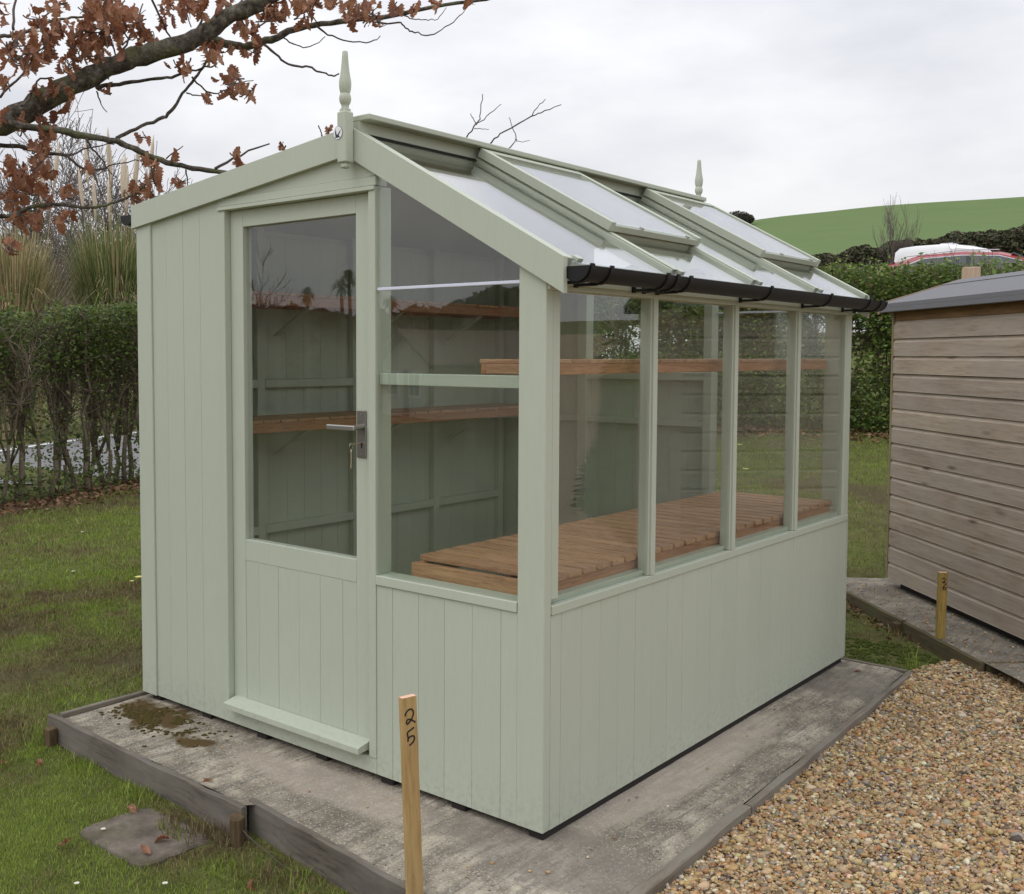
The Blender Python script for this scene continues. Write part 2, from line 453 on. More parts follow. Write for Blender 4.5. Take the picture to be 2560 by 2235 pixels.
# ================================================================== GROUND
SLX0, SLX1, SLY0, SLY1, SLZ = -2.012, 0.300, -0.385, 2.395, -0.025
def board_y(x):   # inner line of the front edging
    return np.interp(x, [-2.08, -0.84, -0.82, 0.4], [-0.352, -0.394, -0.350, -0.482])
def board_x(y):   # inner line of the right edging
    return np.interp(y, [-0.5, 0.0, 0.6, 1.35, 2.36], [0.345, 0.325, 0.312, 0.296, 0.258])
NU = np.array([0.69, -0.724]); NV = np.array([0.724, 0.69]); NC = np.array([0.528, 2.549])
def slab2(s, t): return NC - NU * s + NV * t
def gz(x, y):
    x = np.asarray(x, float); y = np.asarray(y, float)
    rz = np.interp(y, [-60, -8, -3, -0.6, -0.42, 0.1, 2.4, 3.4, 5, 9.5, 12, 15, 40, 70, 140, 400],
                   [-0.6, -0.3, -0.2, -0.140, -0.122, -0.055, -0.055, -0.03, 0.14, 0.56, 1.0, 1.8, 1.9, 4.0, 7.0, 9.0])
    lz = np.interp(y, [-60, -8, -3, -0.6, -0.42, 0.1, 2.0, 3.4, 9.5, 40, 400],
                   [-0.6, -0.3, -0.2, -0.140, -0.118, -0.030, 0.055, 0.14, 0.45, 0.6, 1.5])
    k = sstep(-2.6, -1.2, x); k2 = sstep(-14, -6, x)
    z = lz * (1 - k) + rz * k
    z = np.where(y > 3.4, lz * (1 - k2) + rz * k2, z)
    return z + (fbm(x, y, 1.6, 5) - 0.5) * 0.035
def in_slab(x, y): return (x > SLX0 - 0.02) & (x < board_x(y) + 0.03) & (y > board_y(x) - 0.03) & (y < SLY1 + 0.02)
GPOLY = [(0.362, -0.52), (0.345, 0.0), (0.332, 0.6), (0.312, 1.35), (0.274, 2.40), (0.30, 2.47), (0.41, 2.71), (0.50, 2.585), (0.53, 2.55),
         (1.75, 3.72), (3.16, 4.86), (3.93, 6.15), (4.9, 7.88), (6.0, 9.72), (7.6, 12.3), (11, 18), (20, 18), (20, -14), (0.5, -14), (-0.6, -5.0), (-0.2, -1.9), (0.32, -0.95)]
def in_poly(x, y, poly):
    x = np.asarray(x); y = np.asarray(y); c = np.zeros(x.shape, bool); n = len(poly)
    for i in range(n):
        x1, y1 = poly[i]; x2, y2 = poly[(i + 1) % n]
        hit = ((y1 > y) != (y2 > y)) & (x < (x2 - x1) * (y - y1) / (y2 - y1 + 1e-12) + x1); c ^= hit
    return c
def gravel_z(x, y):
    g = -0.050 + 0.040 * sstep(1.8, 3.0, np.asarray(y) + 0.4 * (np.asarray(x) - 0.3)) + (fbm(x, y, 3.0, 9) - 0.5) * 0.012
    k = sstep(3.0, 4.2, y); return g * (1 - k) + (gz(x, y) + 0.01) * k
def ground_z(x, y):
    z = gz(x, y)
    g = in_poly(x, y, GPOLY)
    z = np.where(g, np.minimum(z, gravel_z(x, y) - 0.03), z)
    sx = (x > SLX0) & (x < SLX1 - 0.03) & (y > SLY0 + 0.02) & (y < SLY1 - 0.02)
    z = np.where(sx, -0.14, z)
    p = np.stack([np.asarray(x) - NC[0], np.asarray(y) - NC[1]], -1)
    s = -(p @ NU); t = p @ NV
    z = np.where((s > -3) & (s < 1.75) & (t > 0.03) & (t < 2.4), np.minimum(z, -0.03), z)
    return z

def wear(x, y):   # trodden, mossy or bare places in the lawn
    b = 0.17 * np.exp(-((x + 2.35) / 0.55) ** 2 - ((y - 0.55) / 0.75) ** 4) + 0.085 * np.exp(-((y + 0.85) / 0.55) ** 4) * sstep(-3.2, -2.2, x) - 0.08 * sstep(3.5, 5.0, y) + 0.08 * np.exp(-((x + 6.4) / 0.5) ** 2)
    return fbm(x, y, 1.1, 21) * 0.72 + fbm(x, y, 6.5, 44) * 0.28 + b
def lines(a, b, step, far, n):
    core = np.arange(a, b + 1e-6, step)
    g = np.geomspace(step, far, n)
    return np.concatenate([(a - np.cumsum(g / g.sum() * far)[::1])[::-1], core, b + np.cumsum(g / g.sum() * far)])
def grid_mesh(xs, ys, zf, keep=None):
    X, Y = np.meshgrid(xs, ys); Z = zf(X, Y)
    V = np.stack([X, Y, Z], -1).reshape(-1, 3)
    ny, nx = X.shape
    i = (np.arange(ny - 1)[:, None] * nx + np.arange(nx - 1)[None, :]).ravel()
    F = np.stack([i, i + 1, i + nx + 1, i + nx], -1)
    if keep is not None:
        c = V[F].mean(1); F = F[keep(c[:, 0], c[:, 1])]
        used = np.unique(F); mp_ = np.full(len(V), -1); mp_[used] = np.arange(len(used)); V = V[used]; F = mp_[F]
    return V, F

k = NM('lawn_soil')
v = k.coord()
g1 = k.noise(v, 1.3, 5, 0.6); g2 = k.noise(v, 9, 5, 0.65); g3 = k.noise(v, 70, 3, 0.7)
c = k.mix(k.ramp(g1, [(0.43, (0, 0, 0)), (0.60, (1, 1, 1))]), (0.115, 0.142, 0.034), (0.130, 0.120, 0.050))
c = k.mix(k.attr('col'), c, k.mix(g2, (0.060, 0.046, 0.028), (0.13, 0.098, 0.060)))
c = k.mix(k.ramp(g2, [(0.42, (0, 0, 0)), (0.66, (1, 1, 1))]), c, (0.072, 0.078, 0.024))
c = k.mix(k.math('MULTIPLY', k.ramp(g3, [(0.5, (0, 0, 0)), (0.7, (1, 1, 1))]), 0.5), c, (0.13, 0.10, 0.055))
GROUND = k.fin(c, 0.95, k.bump(g3, 0.8, 0.02, k.bump(g2, 0.5, 0.03)), 0, 0.15)
xs = np.unique(np.concatenate([lines(-8, 3, 0.11, 500, 60), [-2.035, -2.005, SLX1, SLX1 - 0.035]]))
ys = np.unique(np.concatenate([lines(-2, 6, 0.08, 520, 70), [SLY0 + 0.015, SLY0 + 0.05, SLY1, SLY1 - 0.03]]))
V, F = grid_mesh(xs, ys, ground_z)
gw = sstep(0.50, 0.64, wear(V[:, 0], V[:, 1]))[:, None] * np.ones((1, 3))
struct(link('ground', fast_mesh('ground', V, F, GROUND, gw, smooth=True), None))

# ---- gravel drive: bed + stones
k = NM('gravel_bed')
v = k.coord()
vo = k.n('ShaderNodeTexVoronoi'); vo.inputs['Scale'].default_value = 95; k.l(v, vo.inputs['Vector'])
c = k.ramp(k.n('ShaderNodeSeparateColor').outputs[0], [(0, (0, 0, 0)), (1, (1, 1, 1))]) if False else vo.outputs['Color']
sep = k.n('ShaderNodeSeparateColor'); k.l(vo.outputs['Color'], sep.inputs[0])
c = k.ramp(sep.outputs[0], [(0.0, (0.10, 0.075, 0.055)), (0.25, (0.30, 0.17, 0.07)), (0.5, (0.40, 0.28, 0.14)), (0.75, (0.46, 0.38, 0.26)), (1.0, (0.6, 0.53, 0.42))])
dk = k.ramp(vo.outputs['Distance'], [(0.25, (1, 1, 1)), (0.6, (0.25, 0.25, 0.25))])
GRAVBED = k.fin(c, 0.85, k.bump(vo.outputs['Distance'], 1.0, -0.012), 0, 0.3)
xs = np.unique(np.concatenate([np.arange(0.25, 2.2, 0.03), np.arange(2.2, 8.0, 0.09), np.arange(8.0, 20.1, 0.4), np.arange(-1, 0.25, 0.45)]))
ys = np.unique(np.concatenate([np.arange(-1, 3.2, 0.03), np.arange(3.2, 12.0, 0.09), np.arange(12.0, 18.1, 0.3), np.arange(-14, -1, 0.45)]))
V, F = grid_mesh(xs, ys, lambda a, b: gravel_z(a, b) - 0.006, keep=lambda a, b: in_poly(a, b, GPOLY))
struct(link('gravel_drive', fast_mesh('gravel_drive', V, F, GRAVBED, smooth=True), None))

def ico(sub):
    bm = bmesh.new(); bmesh.ops.create_icosphere(bm, subdivisions=sub, radius=1.0)
    V_ = np.array([v_.co[:] for v_ in bm.verts]); F_ = np.array([[q.index for q in f.verts] for f in bm.faces]); bm.free(); return V_, F_
PAL = np.array([(0.46, 0.32, 0.16), (0.40, 0.21, 0.085), (0.56, 0.45, 0.28), (0.30, 0.27, 0.235), (0.66, 0.60, 0.49), (0.095, 0.078, 0.066), (0.50, 0.37, 0.22), (0.36, 0.25, 0.15), (0.22, 0.15, 0.10)])
PALP = np.array([0.23, 0.07, 0.20, 0.13, 0.09, 0.035, 0.15, 0.07, 0.025])
def stones(px, py, pz, rad, sub):
    n = len(px); bv, bf = ico(sub)
    nv = len(bv)
    base = bv[None] * (1 + 0.22 * rng.standard_normal((n, nv, 1)).clip(-1.3, 1.3))
    sc = np.stack([rng.uniform(0.8, 1.35, n), rng.uniform(0.7, 1.05, n), rng.uniform(0.40, 0.75, n)], -1)
    P = base * sc[:, None, :] * rad[:, None, None]
    a = rng.uniform(0, 6.283, n); tx = rng.normal(0, 0.45, n)
    ct, st = np.cos(tx)[:, None], np.sin(tx)[:, None]
    y2 = P[..., 1] * ct - P[..., 2] * st; z2 = P[..., 1] * st + P[..., 2] * ct
    ca, sa = np.cos(a)[:, None], np.sin(a)[:, None]
    x3 = P[..., 0] * ca - y2 * sa; y3 = P[..., 0] * sa + y2 * ca
    V_ = np.stack([x3 + px[:, None], y3 + py[:, None], z2 + pz[:, None]], -1).reshape(-1, 3)
    F_ = (bf[None] + (np.arange(n) * nv)[:, None, None]).reshape(-1, 3)
    ci = rng.choice(len(PAL), n, p=PALP / PALP.sum())
    c_ = PAL[ci] * np.array([0.98, 0.93, 0.84]) * rng.uniform(0.70, 1.2, (n, 1)) * (1 + 0.06 * rng.standard_normal((n, 3)))
    return V_, F_, np.repeat(c_.clip(0.01, 0.8), nv, 0)
def sample(n, x0, x1, y0, y1, ok):
    x = rng.uniform(x0, x1, n); y = rng.uniform(y0, y1, n); q = ok(x, y); return x[q], y[q]
parts = []
for (n, x0, x1, y0, y1, sub, r0) in ((38000, 0.3, 1.5, -0.5, 0.75, 1, 0.0058), (70000, 0.25, 1.7, 0.75, 3.2, 1, 0.0062), (2500, 0.3, 0.42, -0.9, -0.5, 1, 0.006), (900, 0.3, 1.5, -0.5, 3.0, 2, 0.0125)):
    x, y = sample(n, x0, x1, y0, y1, lambda a, b: in_poly(a, b, GPOLY) & (a < 1.98 - 0.2 * (b + 2.41)))
    r_ = (r0 * np.exp(rng.normal(0, 0.36, len(x)))).clip(0.0022, 0.017)
    lay = rng.uniform(-0.006, 0.005, len(x))
    parts.append(stones(x, y, gravel_z(x, y) + lay, r_, sub))
# stray pebbles kicked onto the two slabs
n = 150
x, y = sample(n, -1.9, 0.28, -0.36, 2.3, lambda a, b: (b < -0.02) | (a > 0.02))
parts.append(stones(x, y, np.full(len(x), SLZ + 0.003), rng.uniform(0.002, 0.0065, len(x)), 1))
s_ = rng.uniform(-1.0, 1.6, 420); t_ = rng.uniform(0.03, 0.34, 420)
pp = NC[None] - NU[None] * s_[:, None] + NV[None] * t_[:, None]
parts.append(stones(pp[:, 0], pp[:, 1], np.full(420, 0.033), rng.uniform(0.002, 0.0075, 420), 1))
off = 0; VV = []; FF = []; CC = []
for a, b, c_ in parts: VV.append(a); FF.append(b + off); CC.append(c_); off += len(a)
k = NM('flint_gravel')
ca = k.attr('col'); v = k.coord()
nz_ = k.noise(v, 160, 4, 0.6)
GRAV = k.fin(k.mix(k.math('MULTIPLY', nz_, 0.5), ca, k.mix(1.0, ca, (0.55, 0.5, 0.46), 'MULTIPLY')), 0.62, k.bump(nz_, 0.4, 0.002), 0, 0.4)
o = link('gravel_stones', fast_mesh('gravel_stones', np.concatenate(VV), np.concatenate(FF), GRAV, np.concatenate(CC), smooth=True), None, kind='stuff')
tag(o, 'loose golden brown flint gravel of the drive beside the slab', 'gravel')

# ---- concrete slabs
def slab_mat(name, moss):
    k = NM(name)
    v = k.coord(); vb = k.coord((1, 0.10, 1))
    big = k.noise(v, 2.1, 5, 0.62, 0.5); mid = k.noise(v, 11, 5, 0.6); brush = k.noise(vb, 46, 4, 0.7); fine = k.noise(v, 135, 4, 0.8)
    c = k.ramp(big, [(0.34, (0.185, 0.162, 0.125)), (0.46, (0.32, 0.282, 0.218)), (0.58, (0.47, 0.418, 0.33))])
    c = k.mix(k.math('MULTIPLY', k.ramp(mid, [(0.38, (1, 1, 1)), (0.58, (0, 0, 0))]), 0.7), c, (0.145, 0.118, 0.088))
    c = k.mix(k.math('MULTIPLY', k.ramp(brush, [(0.38, (1, 1, 1)), (0.54, (0, 0, 0))]), 0.65), c, (0.13, 0.115, 0.10))
    c = k.mix(k.math('MULTIPLY', k.ramp(fine, [(0.555, (0, 0, 0)), (0.64, (1, 1, 1))]), 0.85), c, (0.62, 0.58, 0.52))
    c = k.mix(k.math('MULTIPLY', k.ramp(k.noise(v, 85, 3), [(0.32, (1, 1, 1)), (0.39, (0, 0, 0))]), 0.8), c, (0.05, 0.045, 0.04))
    # pale band along the side paints in light thrown off wall and glass; moss in the corner
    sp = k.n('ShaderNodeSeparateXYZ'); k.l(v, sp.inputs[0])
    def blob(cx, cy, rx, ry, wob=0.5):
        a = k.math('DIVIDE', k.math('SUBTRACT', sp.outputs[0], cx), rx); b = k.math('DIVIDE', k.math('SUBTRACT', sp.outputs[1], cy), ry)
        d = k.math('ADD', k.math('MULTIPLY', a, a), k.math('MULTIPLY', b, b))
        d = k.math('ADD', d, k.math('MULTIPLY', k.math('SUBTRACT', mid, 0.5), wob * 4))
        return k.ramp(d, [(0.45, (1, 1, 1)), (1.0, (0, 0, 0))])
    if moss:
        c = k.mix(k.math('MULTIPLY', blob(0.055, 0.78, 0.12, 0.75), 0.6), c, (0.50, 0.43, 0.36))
        c = k.mix(k.math('MULTIPLY', blob(-0.75, -0.12, 0.5, 0.12), 0.5), c, (0.50, 0.43, 0.36))
        c = k.mix(k.math('MULTIPLY', blob(0.10, -0.05, 0.5, 0.2), 0.55), c, (0.20, 0.178, 0.155))
        c = k.mix(k.math('MULTIPLY', blob(0.05, 2.05, 0.3, 0.32), 0.6), c, (0.17, 0.15, 0.13))
        mg = k.math('MAXIMUM', blob(-1.78, -0.10, 0.24, 0.12, 0.8), blob(-1.45, -0.17, 0.13, 0.06, 0.8))
        mossc = k.mix(k.noise(v, 30, 4), (0.060, 0.052, 0.012), (0.115, 0.060, 0.028))
        c = k.mix(mg, c, mossc)
    else:
        c = k.mix(0.45, c, (0.115, 0.105, 0.085))
    h = k.math('ADD', k.math('MULTIPLY', brush, 0.7), k.math('MULTIPLY', fine, 0.6))
    return k.fin(c, 0.9, k.bump(h, 0.75, 0.006, k.bump(mid, 0.35, 0.012)), 0, 0.25)
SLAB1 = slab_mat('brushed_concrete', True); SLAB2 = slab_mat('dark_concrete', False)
xs = np.linspace(SLX0, 0.345, 60); ys = np.linspace(-0.49, SLY1, 70)
def slab_edge(a, b): return (a < board_x(b) + 0.004) & (b > board_y(a) - 0.004)
def snap(V_):   # pull the outer verts onto the edging line
    V_[:, 1] = np.maximum(V_[:, 1], board_y(V_[:, 0])); V_[:, 0] = np.minimum(V_[:, 0], board_x(V_[:, 1])); return V_
V, F = grid_mesh(xs, ys, lambda a, b: SLZ + (fbm(a, b, 4, 3) - 0.5) * 0.006 - 0.012 * sstep(0.06, 0.0, board_x(b) - a) * 1.0)
V = snap(V)
mb_v = len(V)
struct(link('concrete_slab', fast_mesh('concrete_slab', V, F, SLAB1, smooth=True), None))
V, F = grid_mesh(np.linspace(-2.5, 1.78, 40), np.linspace(0.02, 1.6, 16), lambda a, b: 0.03 + (fbm(a, b, 4, 8) - 0.5) * 0.006)
W2 = NC[None] - NU[None] * V[:, :1] + NV[None] * V[:, 1:2]
V = np.concatenate([W2, V[:, 2:]], 1)
struct(link('concrete_slab', fast_mesh('concrete_slab_b', V, F, SLAB2, smooth=True), None))

# ---- road seen through the hedge
k = NM('road_asphalt'); v = k.coord(); f = k.noise(v, 60, 4)
ROAD = k.fin(k.mix(f, (0.15, 0.147, 0.15), (0.21, 0.207, 0.21)), 0.7, k.bump(f, 0.3, 0.01), 0, 0.5)
ys = np.linspace(-0.5, 60, 60); xs = np.linspace(-11.4, -8.1, 6)
V, F = grid_mesh(xs, ys, lambda a, b: gz(a, b) + 0.03)
struct(link('road', fast_mesh('road', V, F, ROAD, smooth=True), None))
ROADPAINT = plain('road_paint', (0.75, 0.75, 0.73), 0.6)
V, F = grid_mesh(np.array([-11.25, -11.15]), ys, lambda a, b: gz(a, b) + 0.036)
struct(link('road_marking', fast_mesh('road_marking', V, F, ROADPAINT), None))

# ---- hill field behind
def hill_z(r_, az):
    el = np.interp(az, [-75, -45, -34, -27, -25.2, -23, -21, -19, -17, -15, -12, 0, 25], [0.6, 0.9, 3.6, 6.55, 6.98, 7.21, 7.35, 7.50, 7.58, 7.60, 7.64, 7.4, 5])
    lo = np.interp(az, [-75, -45, -34, -27, 25], [0.2, 0.3, 1.8, 3.9, 4.1])
    t = np.clip((r_ - 62) / (230 - 62), 0, 1); s = t ** 0.8
    e = np.radians(lo + (el - lo) * s)
    z = 1.37 + r_ * np.tan(e)
    return np.where(r_ > 230, 1.37 + 230 * np.tan(np.radians(el)) - (r_ - 230) * 0.10, z)
azs = np.linspace(-75, 25, 90); rs = np.concatenate([np.linspace(62, 230, 40), np.linspace(236, 330, 10)])
A_, R_ = np.meshgrid(azs, rs)
X = 1.72 + R_ * np.sin(np.radians(A_)); Y = -2.41 + R_ * np.cos(np.radians(A_)); Z = hill_z(R_, A_) + (fbm(X, Y, 0.03, 4) - 0.5) * 0.8
V = np.stack([X, Y, Z], -1).reshape(-1, 3)
ny, nx = X.shape; i = (np.arange(ny - 1)[:, None] * nx + np.arange(nx - 1)[None, :]).ravel()
F = np.stack([i, i + 1, i + nx + 1, i + nx], -1)
k = NM('hill_pasture'); v = k.coord((0.05, 0.05, 0.05)); v2 = k.coord((0.6, 0.12, 0.3))
c = k.mix(k.noise(v, 2.0, 5), (0.100, 0.150, 0.054), (0.145, 0.190, 0.072))
c = k.mix(k.math('MULTIPLY', k.noise(v2, 1.5, 4), 0.6), c, (0.085, 0.145, 0.048))
HILL = k.fin(c, 0.95, None, 0, 0.1)
struct(link('hill', fast_mesh('hill', V, F, HILL, smooth=True), None))

# ---- grass
k = NM('grass_blades'); ca = k.attr('col'); GRASS = k.fin(ca, 0.6, None, 0, 0.25, trans=0.3)
FLAG = [(-1.30, -0.714), (-1.287, -0.455), (-0.915, -0.458), (-0.929, -0.718)]
WEED = None
FLAGI = [(-1.107 + (a + 1.107) * 0.86, -0.586 + (b + 0.586) * 0.84) for a, b in FLAG]
def lawn_ok(x, y):
    p = np.stack([x - NC[0], y - NC[1]], -1); s = -(p @ NU); t = p @ NV
    ok = ~in_slab(x, y) & ~in_poly(x, y, GPOLY) & ~((s < 1.8) & (t > -0.02) & (t < 2)) & ~in_poly(x, y, FLAGI)
    return ok & (x > -7.0) & (y < 9.2)
def blades(n, x0, x1, y0, y1, h, wd, brown=0.3, ok=lawn_ok, mossy=0.0):
    x, y = sample(n, x0, x1, y0, y1, ok)
    pt = wear(x, y); pt2 = fbm(x, y, 6, 31)
    keep = rng.uniform(0, 1, len(x)) < np.clip(1.25 - 0.85 * sstep(0.48, 0.66, pt) - 0.55 * sstep(0.46, 0.64, pt2), 0.22, 1)
    x, y, pt, pt2 = x[keep], y[keep], pt[keep], pt2[keep]
    n = len(x); z = gz(x, y)
    hh = h * np.exp(rng.normal(0, 0.35, n)) * (0.7 + 0.7 * pt2)
    a = rng.uniform(0, 6.283, n); ln = np.abs(rng.normal(0.5, 0.35, n)) * hh
    ww = wd * rng.uniform(0.7, 1.3, n)
    dx, dy = np.cos(a), np.sin(a)
    b = rng.uniform(0, 6.283, n); bx, by = np.cos(b) * ww / 2, np.sin(b) * ww / 2
    v0 = np.stack([x - bx, y - by, z - 0.004], -1); v1 = np.stack([x + bx, y + by, z - 0.004], -1)
    mx_ = np.stack([x + dx * ln * 0.4, y + dy * ln * 0.4, z + hh * 0.65], -1)
    v2 = mx_ + np.stack([bx, by, 0 * bx], -1) * 0.7
    v3 = mx_ - np.stack([bx, by, 0 * bx], -1) * 0.7
    v4 = np.stack([x + dx * ln, y + dy * ln, z + hh], -1)
    V_ = np.stack([v0, v1, v2, v3, v4], 1).reshape(-1, 3); o_ = (np.arange(n) * 5)[:, None]
    F_ = np.concatenate([o_ + np.array([[0, 1, 2]]), o_ + np.array([[0, 2, 3]]), o_ + np.array([[3, 2, 4]])])
    gcol = np.array([(0.165, 0.215, 0.042), (0.225, 0.290, 0.056), (0.120, 0.150, 0.034), (0.230, 0.215, 0.075), (0.27, 0.215, 0.120), (0.145, 0.105, 0.060)])
    pr = rng.uniform(0, 1, n) - brown * (pt - 0.445) * 10
    ci = np.where(pr > 0.80, 1, np.where(pr > 0.52, 0, np.where(pr > 0.38, 2, np.where(pr > 0.18, 3, np.where(pr > 0.02, 4, 5)))))
    c_ = gcol[ci] * rng.uniform(0.9, 1.5, (n, 1))
    return V_, F_, np.repeat(c_, 5, 0)
def join(parts):
    off = 0; A = []; B = []; C = []
    for a, b, c_ in parts: A.append(a); B.append(b + off); C.append(c_); off += len(a)
    return np.concatenate(A), np.concatenate(B), np.concatenate(C)
gp = [blades(110000, -2.9, 0.4, -1.35, -0.36, 0.0105, 0.0024, 0.85), blades(90000, -4.2, -2.0, -0.8, 2.6, 0.014, 0.0036, 0.75), blades(80000, -7.2, -3.4, -0.5, 5.5, 0.020, 0.006, 0.36),
      blades(85000, -6.0, 0.6, 2.4, 9.2, 0.020, 0.005, 0.2, ok=lambda a, b: lawn_ok(a, b) & ~((a > -0.7) & (b < 3.6))), blades(12000, -0.7, 0.5, 2.42, 3.6, 0.008, 0.003), blades(2500, -2.06, -2.02, -0.35, 2.4, 0.03, 0.004)]
V, F, C = join(gp)
o = link('lawn_grass', fast_mesh('lawn_grass', V, F, GRASS, C), None, kind='stuff')
tag(o, 'short patchy mossy lawn grass round the slabs', 'grass')
# longer tufts along the front edging and round the stone
tp = []
for (cx, cy, rr, n, h) in ((-0.93, -0.45, 0.09, 330, 0.040), (-1.02, -0.50, 0.10, 260, 0.032), (-1.75, -0.43, 0.10, 200, 0.026), (-1.35, -0.44, 0.09, 180, 0.026), (-0.55, -0.47, 0.10, 160, 0.022), (-2.15, -0.40, 0.10, 200, 0.03), (-0.72, -0.55, 0.10, 150, 0.024), (-0.33, -0.50, 0.09, 150, 0.022), (0.27, 2.47, 0.04, 60, 0.07), (0.05, 3.02, 0.1, 160, 0.03)):
    tp.append(blades(n, cx - rr, cx + rr, cy - rr * 0.5, cy + rr * 0.5, h, 0.0035, 0.5, ok=lambda a, b: ~in_slab(a, b) | (b > 2.4)))
V, F, C = join(tp)
o = link('edge_tufts', fast_mesh('edge_tufts', V, F, GRASS, C), None, kind='stuff')
tag(o, 'longer dry and green grass tufts against the timber edging', 'grass')
# ================================================================== POTTING SHED
SHED = thing('potting_shed', 'sage green potting shed with half glazed door, side windows and glass roof slope', 'shed', (-1.0, 1.2, SLZ))
def part(name, mat, mb, parent=SHED, **kw): return mb.build(name, mat, parent, **kw)
zR = lambda x: 1.642 - 0.552 * (x - 0.069)            # top line of the right bargeboard
zRb = lambda x: 1.542 - 0.552 * (x - 0.069)
zL = lambda x: 1.960 + 0.1153 * (x + 2.015)
zLb = lambda x: 1.871 + 0.1160 * (x + 2.015)
XR = -0.766                                             # ridge line
LEN = 2.358

def vboard(axis, a, b, face, depth, z0, z1, parent=SHED, name='board', tongue=True, sgn=1):
    """vertical tongue-and-groove board; axis 0 runs along x (face is a y), 1 runs along y (face is an x)"""
    g = 0.0004; j = rng.uniform(-0.0004, 0.0004)
    mb = MB()
    f0, f1 = (face + j, face + depth * sgn)
    lo, hi = min(f0, f1), max(f0, f1)
    if axis == 0:
        mb.cbox(a + g, b - g, lo, hi, z0, z1, 0.0007)
        if tongue: mb.box(b - 0.004, b + 0.006, face + sgn * depth * 0.42 if sgn > 0 else face + sgn * depth * 0.66, face + sgn * depth * 0.66 if sgn > 0 else face + sgn * depth * 0.42, z0 + 0.004, z1 - 0.004)
    else:
        mb.cbox(lo, hi, a + g, b - g, z0, z1, 0.0007)
        if tongue:
            q0, q1 = sorted((face + sgn * depth * 0.42, face + sgn * depth * 0.66)); mb.box(q0, q1, b - 0.004, b + 0.006, z0 + 0.004, z1 - 0.004)
    return part(name, SAGE, mb, parent)

# --- front gable, y = 0 facing -y
part('corner_board', SAGE, MB().cbox(-2.0, -1.9045, -0.008, 0.016, 0, 1.93, 0.002))
for a, b in zip((-1.904, -1.809, -1.702, -1.596), (-1.809, -1.702, -1.596, -1.478)):
    vboard(0, a, b, 0.0, 0.016, 0.0, zLb(a) + 0.045)
part('door_jamb', SAGE, MB().cbox(-1.4775, -1.440, -0.004, 0.070, 0.053, 1.910, 0.0015))
part('door_jamb', SAGE, MB().cbox(-0.7005, -0.6685, -0.004, 0.070, 0.0525, 1.9085, 0.0015))
part('door_head', SAGE, MB().cbox(-1.4770, -0.6690, -0.010, 0.068, 1.8955, 1.9085, 0.0015).cbox(-1.4785, -0.6675, -0.003, 0.050, 1.9105, 1.9395, 0.0015))
part('gable_board', SAGE, MB().prism([(-1.4785, 1.9405), (-0.6675, 1.9405), (-0.6675, 2.00), (XR, 2.055), (-1.4785, zLb(-1.478) + 0.05)], 1, 0.0, 0.016))
part('gable_post', SAGE, MB().cbox(-0.6995, -0.6690, -0.0035, 0.068, 1.9400, 1.985, 0.0012))
part('threshold', SAGE, MB().cbox(-1.4778, -0.6687, -0.001, 0.06, 0.0, 0.0515, 0.0015))
for a, b in zip((-0.668, -0.597, -0.485, -0.377, -0.266, -0.157), (-0.597, -0.485, -0.377, -0.266, -0.157, -0.0956)):
    vboard(0, a, b, 0.0, 0.016, 0.0, 0.6285)
part('window_sill', SAGE, MB().cbox(-0.6680, -0.0960, -0.0065, 0.072, 0.6290, 0.6590, 0.0015))
part('corner_post', SAGE, MB().cbox(-0.0954, 0.0, -0.003, 0.0315, 0.0, 1.645, 0.002))
# front glazing in two lights with a clear joint strip, transom behind
part('pane', GLASS, MB().box(-0.6675, -0.0958, 0.006, 0.010, 0.6592, 1.5770), label='lower pane of the front window')
part('pane', GLASS, MB().prism([(-0.6675, 1.5855), (-0.0958, 1.5855), (-0.0958, zRb(-0.0958) + 0.02), (-0.6675, zRb(-0.6675) + 0.02)], 1, 0.006, 0.010), label='sloping upper pane of the front window')
part('joint_strip', PLASTIC, MB().cbox(-0.6670, -0.0962, 0.002, 0.012, 1.5763, 1.5862, 0.0015))
part('transom', SAGE, MB().cbox(-0.668, -0.0958, 0.014, 0.058, 1.276, 1.313, 0.002))

# --- door, recessed
DY = 0.022
door = part('door', SAGE, MB().cbox(-1.4385, -1.367, DY, DY + 0.04, 0.055, 1.8945, 0.0015).cbox(-0.7835, -0.702, DY, DY + 0.04, 0.055, 1.8945, 0.0015)
            .cbox(-1.3667, -0.7838, DY + 0.0004, DY + 0.04, 1.833, 1.8943, 0.0015).cbox(-1.3667, -0.7838, DY + 0.0004, DY + 0.04, 0.615, 0.693, 0.0015), label='half glazed sage door')
e = (-1.3665, -1.293, -1.185, -1.073, -0.964, -0.852, -0.784)
for a, b in zip(e[:-1], e[1:]): vboard(0, a, b, DY + 0.0015, 0.018, 0.056, 0.6145, door)
part('pane', GLASS, MB().box(-1.3665, -0.784, DY + 0.016, DY + 0.020, 0.6932, 1.8328), door)
dr = MB(); dr.prism([(-0.042, 0.066), (-0.042, 0.085), (-0.030, 0.0885), (0.0215, 0.099), (0.0215, 0.072)], 0, -1.425, -0.713)
part('drip_bar', SAGE, dr, door)
part('back_plate', STEELD, MB().cbox(-0.776, -0.734, DY - 0.006, DY, 1.034, 1.190, 0.002), door)
part('screw', STEEL, MB().tube([(-0.754, DY - 0.0075, 1.178), (-0.754, DY - 0.004, 1.178)], 0.0035, 10), door)
part('screw', STEEL, MB().tube([(-0.754, DY - 0.0075, 1.046), (-0.754, DY - 0.004, 1.046)], 0.0035, 10), door)
lev = MB().tube([(-0.747, DY - 0.005, 1.137), (-0.746, -0.008, 1.136), (-0.744, -0.030, 1.135)], [0.0095, 0.0085, 0.0085], 12)
lev.cbox(-0.866, -0.734, -0.038, -0.027, 1.126, 1.1425, 0.003)
part('lever_handle', STEEL, lev, door)
